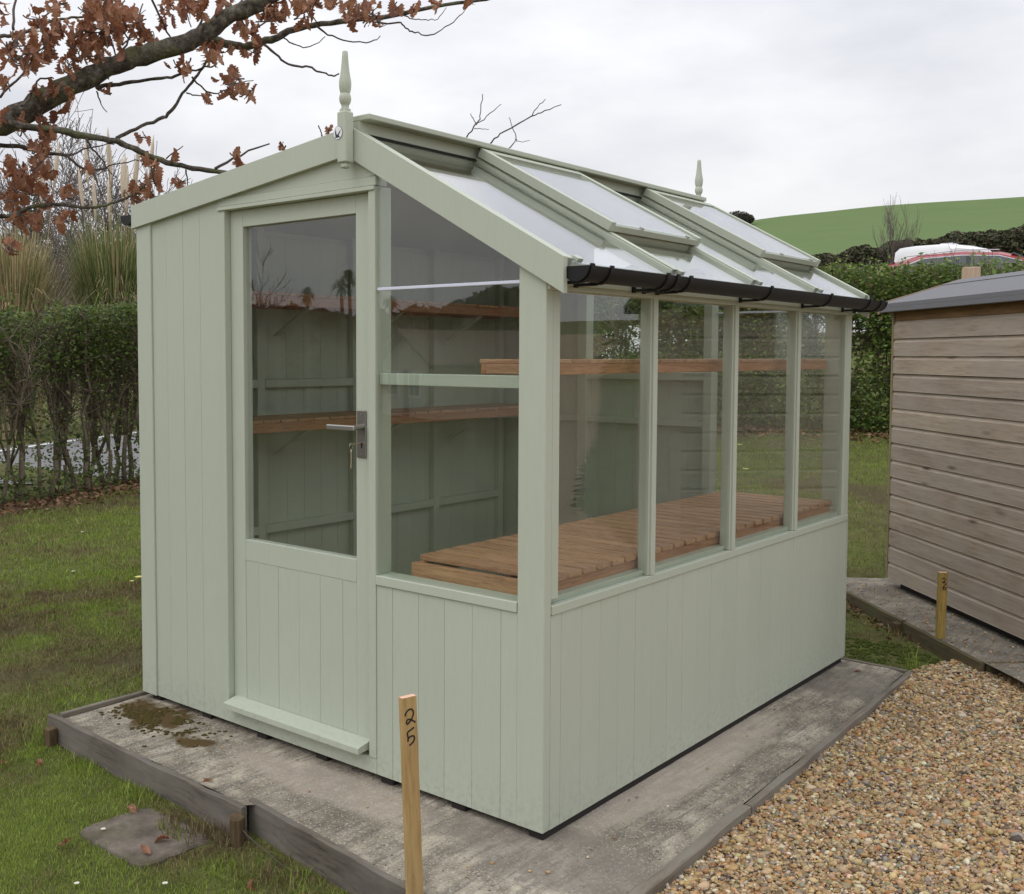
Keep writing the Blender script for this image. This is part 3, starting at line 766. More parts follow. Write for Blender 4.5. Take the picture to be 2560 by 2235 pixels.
part('keyhole', HOLE, MB().tube([(-0.752, DY - 0.0066, 1.081), (-0.752, DY - 0.0058, 1.081)], 0.0045, 10).box(-0.7545, -0.7495, DY - 0.0066, DY - 0.0058, 1.066, 1.080), door)
ky = MB().tube([(-0.752, DY - 0.006, 1.082), (-0.7505, -0.020, 1.082)], 0.0022, 8).cbox(-0.7525, -0.7485, -0.038, -0.018, 1.0795, 1.0850, 0.001)
part('key', BRASS, ky, door)
ring = [(-0.7495 + 0.0005, -0.034 + 0.009 * math.cos(t), 1.0745 + 0.009 * math.sin(t)) for t in np.linspace(0, 2 * math.pi, 17)]
part('key_ring', STEEL, MB().tube(ring, 0.0008, 5), door)
part('spare_key', BRASS, MB().tube([(-0.749, -0.034, 1.066), (-0.749, -0.0345, 1.056)], 0.0032, 8).tube([(-0.749, -0.0345, 1.056), (-0.749, -0.034, 1.020)], 0.0018, 8).cbox(-0.7505, -0.7475, -0.0385, -0.0325, 1.004, 1.0195, 0.0006), door)

# --- bargeboards, ridge, finials
def barge(y0, y1):
    part('bargeboard', SAGE, MB().prism([(-2.015, 1.871), (XR + 0.0005, zLb(XR)), (XR + 0.0005, zL(XR)), (-2.015, 1.960)], 1, y0, y1))
    part('bargeboard', SAGE, MB().prism([(XR + 0.0015, zRb(XR)), (0.069, 1.542), (0.069, 1.642), (XR + 0.0015, zR(XR))], 1, y0, y1))
barge(-0.020, -0.0015)
barge(2.3605, 2.378)
part('ridge_board', SAGE, MB().box(-0.792, -0.742, 0.0005, 2.360, 2.035, 2.1215))
part('ridge_cap', SAGE, MB().cbox(-0.833, -0.700, 0.002, 2.308, 2.1220, 2.1410, 0.003))
def finial(cx, cy, dz=0.0):
    mb = MB()
    hx, hy = 0.0205, 0.0185
    mb.cbox(cx - hx, cx + hx, cy - hy, cy + hy, 1.985 + dz, 2.146 + dz, 0.0035)
    mb.cbox(cx - 0.014, cx + 0.014, cy - 0.013, cy + 0.013, 2.144 + dz, 2.156 + dz, 0.002)
    mb.cbox(cx - 0.013, cx + 0.013, cy - 0.012, cy + 0.012, 1.968 + dz, 1.987 + dz, 0.004)
    o = part('finial_post', SAGE, mb)
    prof = [(0.0130, 2.155), (0.0118, 2.163), (0.0125, 2.167), (0.0140, 2.1695), (0.0175, 2.176), (0.0195, 2.187), (0.0178, 2.198), (0.0150, 2.2035), (0.0158, 2.206), (0.0185, 2.217), (0.0198, 2.230), (0.0192, 2.243), (0.0165, 2.258), (0.0138, 2.275), (0.0115, 2.297), (0.0098, 2.318), (0.0088, 2.334), (0.0070, 2.3365)]
    part('spire', SAGE, MB().lathe([(r_, z_ + dz) for r_, z_ in prof], cx, cy, 24), o, smooth=True, angle=40)
    return o
fin1 = finial(XR, -0.0395)
finial(-0.790, 2.3975, 0.008)
# oval maker's badge with a swallow
bc = (-0.7795, 2.079)
def oval(rx, rz, y0, y1, n=36):
    return MB().prism([(bc[0] + rx * math.cos(2 * math.pi * i / n), bc[1] + rz * math.sin(2 * math.pi * i / n)) for i in range(n)], 1, y0, y1)
badge = part('badge', NAVY, oval(0.0205, 0.0215, -0.0592, -0.0582), fin1)
part('badge_face', WHITEP, oval(0.0193, 0.0203, -0.0598, -0.0591), badge)
bird = [(-0.0005, -0.0125), (0.004, -0.0115), (0.0095, -0.0125), (0.006, -0.009), (0.0035, -0.0065), (0.0075, -0.001), (0.0125, 0.0075), (0.006, 0.002), (0.0005, -0.0035), (-0.0035, -0.005),
        (-0.0055, 0.002), (-0.0085, 0.0105), (-0.0095, 0.002), (-0.009, -0.005), (-0.0075, -0.0095), (-0.0105, -0.0115), (-0.0075, -0.0120), (-0.0045, -0.0118)]
part('badge_swallow', NAVY, MB().prism([(bc[0] + a * 1.25, bc[1] + b * 1.25) for a, b in bird], 1, -0.0604, -0.0597), badge)

# --- right side, x = 0 facing +x
e = [0.0315, 0.083] + [0.083 + 0.1045 * i for i in range(1, 22)]
e = [v_ for v_ in e if v_ < 2.30] + [LEN]
for a, b in zip(e[:-1], e[1:]): vboard(1, a, b, 0.0, 0.016, 0.0, 0.6275, sgn=-1)
part('side_sill', SAGE, MB().cbox(-0.076, 0.0045, 0.0322, LEN - 0.001, 0.6285, 0.6565, 0.002).cbox(-0.0755, -0.020, 0.034, LEN - 0.003, 0.6563, 0.672, 0.002))
MUL = (0.598, 1.187, 1.762)
for y_ in MUL: part('mullion', SAGE, MB().cbox(-0.042, -0.0005, y_ - 0.0205, y_ + 0.0205, 0.6566, 1.558, 0.003).cbox(-0.002, 0.006, y_ - 0.014, y_ + 0.014, 0.657, 1.5575, 0.002))
part('far_post', SAGE, MB().cbox(-0.042, 0.002, 2.298, LEN - 0.0005, 0.6567, 1.62, 0.003))
part('inner_post', SAGE, MB().cbox(-0.0945, -0.002, 0.0325, 0.0700, 0.6725, 1.556, 0.002))
part('eave_beam', SAGE, MB().cbox(-0.06, 0.017, 0.0005, LEN, 1.570, 1.640, 0.002).cbox(-0.055, 0.010, 0.001, LEN - 0.001, 1.5555, 1.5705, 0.002))
ye = [0.071, MUL[0] - 0.021, MUL[0] + 0.021, MUL[1] - 0.021, MUL[1] + 0.021, MUL[2] - 0.021, MUL[2] + 0.021, 2.2975]
for a, b in zip(ye[0::2], ye[1::2]): part('pane', GLASS, MB().box(-0.016, -0.012, max(a - 0.004, 0.033), b + 0.004, 0.6570, 1.5560))

# --- back gable, y = LEN
BY = LEN - 0.016
for a in np.arange(-1.984, -1.43, 0.1108): vboard(0, a, min(a + 0.1108, -1.4305), BY + 0.016, 0.016, 0.0, zLb(a) + 0.03, sgn=-1)
for a in np.arange(-1.43, -0.70, 0.1052): vboard(0, a, a + 0.1052, BY + 0.016, 0.016, 0.0, 1.25, sgn=-1)
for a in np.arange(-0.69, -0.07, 0.1150): vboard(0, a, min(a + 0.1150, 0.0), BY + 0.016, 0.016, 0.0, 0.63, sgn=-1)
for x0, x1, z0, z1 in ((-1.430, -1.374, 0, 2.0), (-0.694, -0.650, 0, 2.03), (-0.094, 0.0, 0.0, 1.615)):
    part('back_post', SAGE, MB().cbox(x0, x1, BY - 0.055, BY + 0.014, z0, z1, 0.002))
part('back_rail', SAGE, MB().cbox(-1.3735, -0.6945, BY - 0.045, BY + 0.013, 1.2505, 1.291, 0.002))
part('back_rail', SAGE, MB().cbox(-1.982, -0.6945, BY - 0.040, BY - 0.0005, 1.022, 1.052, 0.002))
part('back_rail', SAGE, MB().cbox(-0.6495, -0.0945, BY - 0.050, BY + 0.013, 0.6305, 0.661, 0.002))
part('pane', GLASS, MB().prism([(-1.3735, 1.2915), (-0.6945, 1.2915), (-0.6945, 2.02), (XR, 2.03), (-1.3735, zLb(-1.3735) + 0.02)], 1, BY + 0.006, BY + 0.010), label='upper pane of the far gable')
part('pane', GLASS, MB().prism([(-0.6495, 0.6615), (-0.0945, 0.6615), (-0.0945, zRb(-0.0945) + 0.02), (-0.6495, zRb(-0.6495) + 0.02)], 1, BY + 0.006, BY + 0.010), label='tall pane of the far gable')
part('joint_strip', PLASTIC, MB().cbox(-0.649, -0.095, BY + 0.002, BY + 0.012, 1.5763, 1.586, 0.0015))

# --- left wall, boards seen from inside
for a in np.arange(0.0165, LEN - 0.02, 0.1046): vboard(1, a, min(a + 0.1046, LEN - 0.0165), -2.0, 0.016, 0.0, 1.895, sgn=1)
for y_ in (0.577, 1.158, 1.745, 2.30): part('wall_post', SAGE, MB().cbox(-1.9835, -1.950, y_ - 0.021, y_ + 0.021, 0.0, 1.93, 0.002))
for a, b in ((0.0165, 0.5555), (0.5985, 1.1365), (1.1795, 1.7235), (1.7665, 2.2785)):
    part('wall_rail', SAGE, MB().cbox(-1.9835, -1.9495, a, b, 0.575, 0.612, 0.002))
    part('wall_rail', SAGE, MB().cbox(-1.9835, -1.9495, a, b, 1.225, 1.262, 0.002))

# --- roof: solid left slope, glazed right slope
k = NM('roofing_felt'); v = k.coord(); f = k.noise(v, 260, 3, 0.7); g = k.noise(v, 3, 4)
FELT = k.fin(k.mix(f, k.mix(g, (0.085, 0.085, 0.092), (0.12, 0.12, 0.128)), (0.24, 0.24, 0.255)), 0.9, k.bump(f, 0.6, 0.003), 0, 0.3)
part('roof_deck', SAGE, MB().prism([(-2.045, zL(-2.045) - 0.040), (-0.793, zL(-0.793) - 0.040), (-0.793, zL(-0.793) - 0.012), (-2.045, zL(-2.045) - 0.012)], 1, 0.001, 2.3595))
part('roof_felt', FELT, MB().prism([(-2.060, zL(-2.06) - 0.0115), (-0.7935, zL(-0.7935) - 0.0115), (-0.7935, zL(-0.7935) - 0.005), (-2.060, zL(-2.06) - 0.005)], 1, 0.0012, 2.3592))
AL = math.atan(0.552); CA, SA = math.cos(AL), math.sin(AL)
def slope(p):   # (s along slope from ridge, y, n off the plane)
    s, y_, n_ = p; return (-0.741 + s * CA + n_ * SA, y_, zR(-0.741) - s * SA + n_ * CA)
def spart(name, mat, mb, parent=SHED, **kw): return part(name, mat, mb.tf(slope), parent, **kw)
SL = 0.925
for y_ in (0.600, 1.189, 1.766): spart('glazing_bar', SAGE, MB().cbox(0.0, SL, y_ - 0.016, y_ + 0.016, -0.050, 0.001, 0.002).cbox(0.001, SL + 0.004, y_ - 0.0125, y_ + 0.0125, 0.0005, 0.007, 0.0025))
spart('glazing_bar', SAGE, MB().cbox(0.0, SL, 0.0005, 0.030, -0.050, -0.0012, 0.002))
spart('glazing_bar', SAGE, MB().cbox(0.0, SL, 2.330, 2.3600, -0.050, 0.004, 0.002))
for a, b, s0 in ((0.031, 0.583, 0.002), (0.617, 1.172, 0.640), (1.206, 1.749, 0.002), (1.783, 2.3295, 0.640)):
    spart('roof_pane', ROOFGLASS, MB().box(s0, SL + 0.018, a, b, -0.012, -0.008))
    if s0 < 0.1: spart('ridge_seal', RUBBER, MB().box(0.0005, 0.014, a, b - 0.002, -0.0078, -0.0035))
    spart('pane_stop', SAGE, MB().cbox(SL - 0.012, SL + 0.012, a + 0.004, a + 0.030, -0.0078, 0.004, 0.001))
for a, b in ((0.578, 1.206), (1.746, 2.366)):
    vf = MB().cbox(0.012, 0.652, a, a + 0.026, 0.0085, 0.042, 0.002).cbox(0.012, 0.652, b - 0.026, b, 0.0085, 0.042, 0.002)
    vf.cbox(0.0125, 0.050, a + 0.0263, b - 0.0263, 0.009, 0.0415, 0.002).cbox(0.616, 0.6515, a + 0.0263, b - 0.0263, 0.009, 0.032, 0.002)
    vent = spart('roof_vent', SAGE, vf)
    spart('vent_pane', ROOFGLASS, MB().box(0.0505, 0.648, a + 0.0265, b - 0.0265, 0.0330, 0.0365), vent)
    spart('vent_curb', SAGE, MB().cbox(0.600, 0.638, a + 0.040, b - 0.040, -0.050, 0.0035, 0.002))
    for y_ in (a + 0.20, b - 0.10): spart('glazing_clip', STEEL, MB().cbox(0.638, 0.654, y_ - 0.004, y_ + 0.004, 0.0335, 0.0405, 0.001), vent)

# --- gutters
def gutter(cx, cz, r_, y0, y1, clips, foot):
    n = 14; arc = [(math.pi + math.pi * i / n) for i in range(n + 1)]
    prof = [(cx + r_ * math.cos(t), cz + r_ * math.sin(t)) for t in arc] + [(cx + (r_ - 0.0035) * math.cos(t), cz + (r_ - 0.0035) * math.sin(t)) for t in arc[::-1]]
    g_ = part('gutter', BLACKPL, MB().prism(prof, 1, y0 + 0.004, y1 - 0.004), smooth=True, angle=35)
    for yy in ((y0, y0 + 0.0045), (y1 - 0.0045, y1)):
        part('gutter_end', BLACKPL, MB().prism([(cx + (r_ + 0.0015) * math.cos(t), cz + (r_ + 0.0015) * math.sin(t)) for t in arc], 1, *yy), g_)
    for yc, wd in clips:
        pr = [(cx + (r_ + 0.0045) * math.cos(t), cz + (r_ + 0.0045) * math.sin(t)) for t in arc] + [(cx + (r_ + 0.0004) * math.cos(t), cz + (r_ + 0.0004) * math.sin(t)) for t in arc[::-1]]
        c_ = MB().prism(pr, 1, yc - wd / 2, yc + wd / 2)
        c_.cbox(cx + r_ - 0.003, cx + r_ + 0.0045, yc - wd / 2 + 0.001, yc + wd / 2 - 0.001, cz + 0.0005, cz + 0.006, 0.001)
        if foot:
            c_.cbox(foot, cx - 0.008, yc - wd / 2, yc + wd / 2, cz - r_ - 0.006, cz - r_ + 0.003, 0.002)
            c_.cbox(foot, foot + 0.006, yc - wd / 2, yc + wd / 2, cz - r_ - 0.009, cz - 0.004, 0.001)
        part('gutter_clip', BLACKPL, c_, g_)
gutter(0.0985, 1.6155, 0.0415, -0.006, 2.405, ((0.014, 0.020), (0.113, 0.018), (0.432, 0.020), (0.492, 0.018), (0.575, 0.020), (1.177, 0.018), (1.745, 0.018), (2.188, 0.018), (2.327, 0.020)), 0.0175)
gutter(-2.0755, 1.930, 0.0400, -0.004, 2.400, ((0.2, 0.018), (1.2, 0.018), (2.2, 0.018)), None)
part('left_fascia', SAGE, MB().cbox(-2.030, -2.0005, 0.0005, 2.359, 1.860, 1.925, 0.002))

# --- underneath
for x_ in (-1.93, -1.60, -1.27, -0.95, -0.635, -0.33): part('bearer', BEARER, MB().cbox(x_ - 0.028, x_ + 0.028, 0.012, 2.34, SLZ - 0.02, -0.0008, 0.002))
part('bearer', BEARER, MB().cbox(-0.060, -0.008, 0.010, 2.345, SLZ - 0.02, -0.0008, 0.002))
FLOORW = wood_mat('floor_boards', s2l(150, 118, 84), s2l(128, 98, 66), 1)
part('shed_floor', FLOORW, MB().box(-1.983, -0.0165, 0.017, BY - 0.001, -0.0005, 0.014))

# ------------------------------------------------------------------ shelves and staging inside
bench = thing('staging_bench', 'wide slatted cedar staging bench below the side windows', 'bench', (-0.32, 1.2, 0.014))
n = 27; y0, y1 = 0.108, 2.295; pt_ = (y1 - y0) / n
for i in range(n):
    j = rng.uniform(-0.003, 0.003)
    MB().cbox(-0.587 + j, -0.048 + j * 0.6, y0 + i * pt_ + 0.0075, y0 + (i + 1) * pt_ - 0.0075, 0.703, 0.721, 0.002).build('slat', CEDAR_X, bench)
for x_ in (-0.580, -0.078): MB().cbox(x_, x_ + 0.022, 0.106, 2.295, 0.655, 0.7025, 0.002).build('rail', CEDAR_Y, bench)
MB().cbox(-0.590, -0.046, 0.080, 0.105, 0.650, 0.700, 0.002).build('apron', CEDAR_X, bench)
for x_ in (-0.570, -0.09):
    for y_ in (0.55, 1.25, 1.95): MB().cbox(x_, x_ + 0.03, y_, y_ + 0.04, 0.014, 0.6545, 0.002).build('leg', CEDAR_Y, bench)
def slat_shelf(label, x0, x1, za, zb, ya, yb, front, n, rails=True):
    t = thing('slatted_shelf', label, 'shelf', ((x0 + x1) / 2, (ya + yb) / 2, za))
    pt_ = (yb - ya) / n
    for i in range(n):
        j = rng.uniform(-0.002, 0.002)
        MB().cbox(x0 + 0.001 + j, x1 - 0.001 + j, ya + i * pt_ + 0.003, ya + (i + 1) * pt_ - 0.003, zb - 0.012, zb, 0.0015).build('slat', CEDAR_X, t)
    for x_ in (x0 + 0.003, x1 - 0.023): MB().cbox(x_, x_ + 0.020, ya + 0.004, yb - 0.004, za, zb - 0.0125, 0.002).build('rail', CEDAR_Y, t)
    MB().cbox(x0 + 0.024, x1 - 0.024, ya, ya + 0.020, za + 0.001, zb - 0.0128, 0.002).build('rail', CEDAR_X, t)
    for y_ in (0.64, 1.22, 1.81):
        if front: MB().prism([(x0 + 0.012, za - 0.12), (x0 + 0.034, za - 0.12), (x1 - 0.05, za - 0.001), (x1 - 0.075, za - 0.001)], 1, y_ - 0.012, y_ + 0.012).build('bracket', SAGE, t)
    return t
slat_shelf('narrow slatted cedar shelf at mid height across the side windows', -0.303, -0.079, 1.314, 1.360, 0.0735, 2.2865, False, 25)
slat_shelf('lower of two cedar shelves along the solid left wall', -1.948, -1.650, 1.052, 1.104, 0.07, 2.26, True, 24)
slat_shelf('upper of two cedar shelves along the solid left wall', -1.948, -1.650, 1.574, 1.628, 0.07, 2.26, True, 24)
# ================================================================== TIMBER EDGING
def plank(p0, p1, th, z0, z1, z0b=None, z1b=None, n=10, wob=0.003, seed=0):
    """slightly warped board on edge from p0 to p1 (centre line), thickness th"""
    p0 = Vector((p0[0], p0[1], 0)); p1 = Vector((p1[0], p1[1], 0)); d = (p1 - p0); l = d.length; d.normalize(); nn = Vector((-d.y, d.x, 0))
    z0b = z0 if z0b is None else z0b; z1b = z1 if z1b is None else z1b
    r_ = random.Random(seed); mb = MB(); vs_ = []; fs = []; c = 0.003
    for i in range(n + 1):
        t = i / n; o = p0.lerp(p1, t) + nn * (r_.uniform(-wob, wob) if 0 < i < n else 0)
        a = z0 + (z0b - z0) * t; b = z1 + (z1b - z1) * t + r_.uniform(-0.002, 0.0012)
        for (u, z_) in ((-th / 2, a), (th / 2, a), (th / 2, b - c), (th / 2 - c, b), (-th / 2 + c, b), (-th / 2, b - c)):
            q = o + nn * u; vs_.append((q.x, q.y, z_))
    for i in range(n):
        for j in range(6):
            fs.append((i * 6 + j, i * 6 + (j + 1) % 6, (i + 1) * 6 + (j + 1) % 6, (i + 1) * 6 + j))
    fs += [(5, 4, 3, 2, 1, 0), tuple(n * 6 + j for j in range(6))]
    return mb.add(vs_, fs)
def peg(cx, cy, w_, d_, z0, z1, rot=0.0, round_=False):
    mb = MB()
    if round_: mb.tube([(0, 0, z0), (0, 0, z1 - 0.006), (0.001, 0, z1)], [w_ * 0.5, w_ * 0.48, w_ * 0.40], 9)
    else:
        mb.cbox(-w_ / 2, w_ / 2, -d_ / 2, d_ / 2, z0, z1, 0.004)
    c_, s_ = math.cos(rot), math.sin(rot)
    return mb.tf(lambda p: (cx + p[0] * c_ - p[1] * s_, cy + p[0] * s_ + p[1] * c_, p[2]))
ed = thing('timber_edging', 'weathered grey timber edging along the front of the concrete slab', 'edging', (-0.9, -0.4, -0.15))
plank((-2.085, -0.363), (-0.838, -0.409), 0.021, -0.20, -0.018, -0.20, -0.020, 12, 0.004, 1).build('board', EDGE_X, ed)
plank((-0.868, -0.356), (0.400, -0.492), 0.022, -0.21, -0.020, -0.21, -0.024, 12, 0.003, 2).build('board', EDGE_X, ed)
peg(-0.838, -0.436, 0.050, 0.04, -0.24, -0.040, 0.1, True).build('peg', PEG, ed)
peg(-2.020, -0.398, 0.040, 0.035, -0.24, -0.050, 0.1).build('peg', PEG, ed)
ed = thing('timber_edging', 'pale grey timber edging between the slab and the gravel', 'edging', (0.32, 1.0, -0.1))
plank((0.344, 0.610), (0.285, 2.372), 0.026, -0.16, -0.018, -0.16, -0.020, 12, 0.003, 3).build('board', EDGE_Y, ed)
plank((0.372, -0.480), (0.338, 0.604), 0.036, -0.16, -0.016, -0.16, -0.018, 10, 0.003, 4).build('board', EDGE_Y, ed)
peg(0.352, 0.330, 0.03, 0.04, -0.2, -0.045, 0.0).build('peg', PEG, ed)
ed = thing('timber_edging', 'thin timber edging behind the slab at the far gable', 'edging', (-0.8, 2.41, -0.1))
plank((-2.03, 2.405), (0.268, 2.398), 0.020, -0.14, -0.020, n=12, seed=5).build('board', EDGE_X, ed)
ed = thing('timber_edging', 'dark timber edging on the left of the slab beside the lawn', 'edging', (-2.03, 1.0, -0.1))
plank((-2.027, -0.350), (-2.027, 2.392), 0.022, -0.16, -0.008, n=14, seed=6).build('board', EDGE_Y, ed)
ed = thing('timber_edging', 'short timber edging running from slab corner to the stake marked 26', 'edging', (0.34, 2.6, -0.1))
plank((0.262, 2.425), (0.405, 2.735), 0.022, -0.14, -0.034, -0.14, -0.020, 6, 0.002, 7).build('board', EDGE_Y, ed)
ed = thing('timber_edging', 'dark mossy timber edging of the slab under the wooden shed', 'edging', (0.1, 3.0, -0.1))
q0 = slab2(1.80, 0.008); q1 = slab2(0.715, 0.008); q2 = slab2(0.700, 0.008); q3 = slab2(-0.005, 0.008); q4 = slab2(-0.008, 0.03); q5 = slab2(-0.008, 1.5)
plank(q0, q1, 0.024, -0.14, 0.034, seed=8).build('board', EDGE_D, ed)
plank(q2, q3, 0.024, -0.14, 0.033, seed=9).build('board', EDGE_D, ed)
plank(q4, q5, 0.024, -0.10, 0.032, seed=10).build('board', EDGE_D, ed)
pq = slab2(0.725, -0.022); peg(pq[0], pq[1], 0.045, 0.034, -0.16, 0.022, -R(46)).build('peg', PEG, ed)

# ------------------------------------------------------------------ paving flag
k = NM('worn_flag'); v = k.coord(); b_ = k.noise(v, 14, 5, 0.65); f_ = k.noise(v, 190, 3)
c = k.ramp(b_, [(0.32, (0.085, 0.070, 0.055)), (0.55, (0.155, 0.130, 0.106)), (0.72, (0.22, 0.19, 0.16))])
c = k.mix(k.math('MULTIPLY', k.ramp(k.noise(v, 6, 4), [(0.52, (0, 0, 0)), (0.7, (1, 1, 1))]), 0.6), c, (0.09, 0.085, 0.03))
FLAGM = k.fin(c, 0.9, k.bump(f_, 0.6, 0.004, k.bump(b_, 0.4, 0.01)), 0, 0.25)
mb = MB(); c0 = np.mean(FLAG, 0); n = 28
poly = []
for i in range(4):
    a, b = np.array(FLAG[i]), np.array(FLAG[(i + 1) % 4])
    for t in np.linspace(0, 1, 9)[:-1]:
        p = a + (b - a) * t; d = (p - c0); rr = 1 + random.uniform(-0.03, 0.015)
        if t == 0: rr *= 0.93
        poly.append(tuple(c0 + d * rr))
zc = float(gz(c0[0], c0[1])) + 0.004
vs_ = [(x, y, zc - 0.03) for x, y in poly] + [(x, y, zc) for x, y in poly] + [(c0[0] + (x - c0[0]) * 0.965, c0[1] + (y - c0[1]) * 0.965, zc + 0.006) for x, y in poly] + [(c0[0], c0[1], zc + 0.007)]
m_ = len(poly); fs = []
for r0 in (0, m_):
    for i in range(m_): fs.append((r0 + i, r0 + (i + 1) % m_, r0 + m_ + (i + 1) % m_, r0 + m_ + i))
for i in range(m_): fs.append((2 * m_ + i, 2 * m_ + (i + 1) % m_, 3 * m_))
tag(MB().add(vs_, fs).build('paving_flag', FLAGM, smooth=True, angle=40), 'single grey brown paving flag sunk in the grass', 'paving stone')

# ------------------------------------------------------------------ numbered stakes
def stake(label, near, ddir, wl, ws, z0, z1, lean, mat, strokes, lw):
    """near = nearest vertical edge (x, y); ddir = direction of the wide numbered face; the thin face goes to its left"""
    d = Vector((ddir[0], ddir[1], 0)).normalized(); nl = Vector((-d.y, d.x, 0))
    base = Vector((near[0], near[1], 0))
    def W(u, w_, z_):      # u along wide face, w_ back along thin face
        f = (z1 - z_)
        return tuple(base + d * u + nl * w_ + Vector((lean[0] * -f, lean[1] * -f, z_)))
    t = thing('number_stake', label, 'stake', tuple(base + Vector((0, 0, z0))), 'numbered plot stakes')
    c = 0.0015
    prof = [(c, 0), (wl - c, 0), (wl, c), (wl, ws - c), (wl - c, ws), (c, ws), (0, ws - c), (0, c)]
    zz = [z0, z0 + 0.3 * (z1 - z0), z1 - 0.004, z1]
    vs_ = []; fs = []
    for z_ in zz: vs_ += [W(u, w_, z_) for u, w_ in prof]
    for i in range(len(zz) - 1):
        for j in range(8): fs.append((i * 8 + j, i * 8 + (j + 1) % 8, (i + 1) * 8 + (j + 1) % 8, (i + 1) * 8 + j))
    fs.append(tuple(range(7, -1, -1)))
    MB().add(vs_, fs).build('shaft', mat, t)
    top = MB().add([W(u, w_, z1 - 0.0005) for u, w_ in prof], [tuple(range(8))]).build('sawn_top', ENDGRAIN, t)
    for st in strokes:
        # densify strokes with a smooth curve
        P_ = [Vector((a, b, 0)) for a, b in st]; dn = []
        for i in range(len(P_) - 1):
            p0 = P_[max(i - 1, 0)]; p1 = P_[i]; p2 = P_[i + 1]; p3 = P_[min(i + 2, len(P_) - 1)]
            for q in range(5):
                s = q / 5
                dn.append(0.5 * ((2 * p1) + (p2 - p0) * s + (2 * p0 - 5 * p1 + 4 * p2 - p3) * s * s + (3 * p1 - p0 - 3 * p2 + p3) * s ** 3))
        dn.append(P_[-1])
        mb = MB().ribbon([(p.x, p.y) for p in dn], lw, lambda u, v_, h: W(u, -0.0006 - h * 0.6, z1 - v_))
        mb.build('numeral', MARKER, t)
    return t
sc = 0.044 / 245
def zz25(pts): return [((x - (322 + (y - 270) * 0.053)) * sc, (y - 270) * 0.00018 * 1.02) for x, y in pts]
S2 = zz25([(375, 520), (388, 478), (425, 447), (465, 440), (500, 458), (512, 500), (500, 550), (470, 592), (430, 630), (402, 630), (398, 600), (420, 576), (458, 582), (505, 606), (548, 636)])
S5a = zz25([(526, 703), (470, 728), (416, 755), (424, 820), (426, 882)])
S5b = zz25([(428, 838), (480, 816), (524, 826), (532, 868), (502, 910), (448, 938)])
stake('pale pine stake marked 25 in front of the slab', (-0.086, -0.497), (0.242, 0.971), 0.044, 0.0185, -0.24, 0.502, (-0.050, 0.0), STAKE, (S2, S5a, S5b), 0.0042)
def zz26(pts): return [((x - 1122) * 0.040 / 128, (y - 345) * 0.00038) for x, y in pts]
T2 = zz26([(1168, 432), (1188, 412), (1210, 426), (1206, 452), (1184, 476), (1176, 466), (1196, 462), (1218, 482)])
T6 = zz26([(1236, 486), (1202, 508), (1185, 545), (1200, 566), (1224, 556), (1216, 532), (1190, 542)])
stake('mossy stake marked 26 beside the wooden shed slab', (0.272, 2.832), (0.80, 0.60), 0.040, 0.022, -0.16, 0.350, (0.012, 0.0), STAKE2, (T2, T6), 0.0045)

# ================================================================== WOODEN SHED
wsh = thing('wooden_shed', 'weathered horizontal clad wooden shed with grey felt roof', 'shed', (float(slab2(0.5, 0.7)[0]), float(slab2(0.5, 0.7)[1]), 0.03))
def S2W(p):   # local: s' to the right along the wall, t depth behind the wall face, z
    q = slab2(-p[0], p[1]); return (q[0], q[1], p[2])
WT, WL0, WL1, WZ0 = 0.315, -1.535, 0.26, 0.075
nb = 16; pitch = 0.1000
for i in range(nb):
    z0 = WZ0 + i * pitch; j = rng.uniform(-0.0015, 0.0015) + (0.006 if i == nb - 1 else 0)
    mb = MB()
    # shiplap profile: scooped top lip, full face below
    pr = [(WT, z0 + 0.003), (WT - 0.001, z0 + 0.0010), (WT + 0.016, z0 + 0.0008), (WT + 0.016, z0 + pitch - 0.0008), (WT + 0.0085, z0 + pitch - 0.0008), (WT + 0.0070, z0 + pitch - 0.012), (WT + 0.003, z0 + pitch - 0.019), (WT, z0 + pitch - 0.022)]
    mb.prism([(a + j, b) for a, b in pr], 0, WL0, WL1)
    mb.tf(S2W).build('cladding_board', EAVE_B if i == nb - 1 else CLAD, wsh)
MB().cbox(WL0 - 0.020, WL0 - 0.0005, WT - 0.004, WT + 0.044, WZ0, 1.640, 0.002).tf(S2W).build('corner_trim', wood_mat('corner_trim_wood', s2l(150, 140, 106), s2l(128, 118, 84), 2), wsh)
DEP = 0.86
for i in range(nb):   # left gable end boards
    z0 = WZ0 + i * pitch
    MB().prism([(WL0, z0 + 0.001), (WL0 + 0.015, z0 + 0.001), (WL0 + 0.015, z0 + pitch - 0.001), (WL0 + 0.006, z0 + pitch - 0.001), (WL0, z0 + pitch - 0.02)], 1, WT + 0.045, WT + DEP).tf(S2W).build('cladding_board', CLAD, wsh)
MB().box(WL0 + 0.016, WL1, WT + DEP - 0.016, WT + DEP, WZ0, 1.64).tf(S2W).build('back_panel', CLAD, wsh)
MB().box(WL1 - 0.016, WL1, WT + 0.017, WT + DEP - 0.017, WZ0, 1.63).tf(S2W).build('end_panel', CLAD, wsh)
for t_ in (WT + 0.05, WT + 0.4, WT + 0.75): MB().box(WL0 + 0.06, WL1 - 0.05, t_, t_ + 0.045, 0.02, WZ0 - 0.001).tf(S2W).build('bearer', BEARER, wsh)
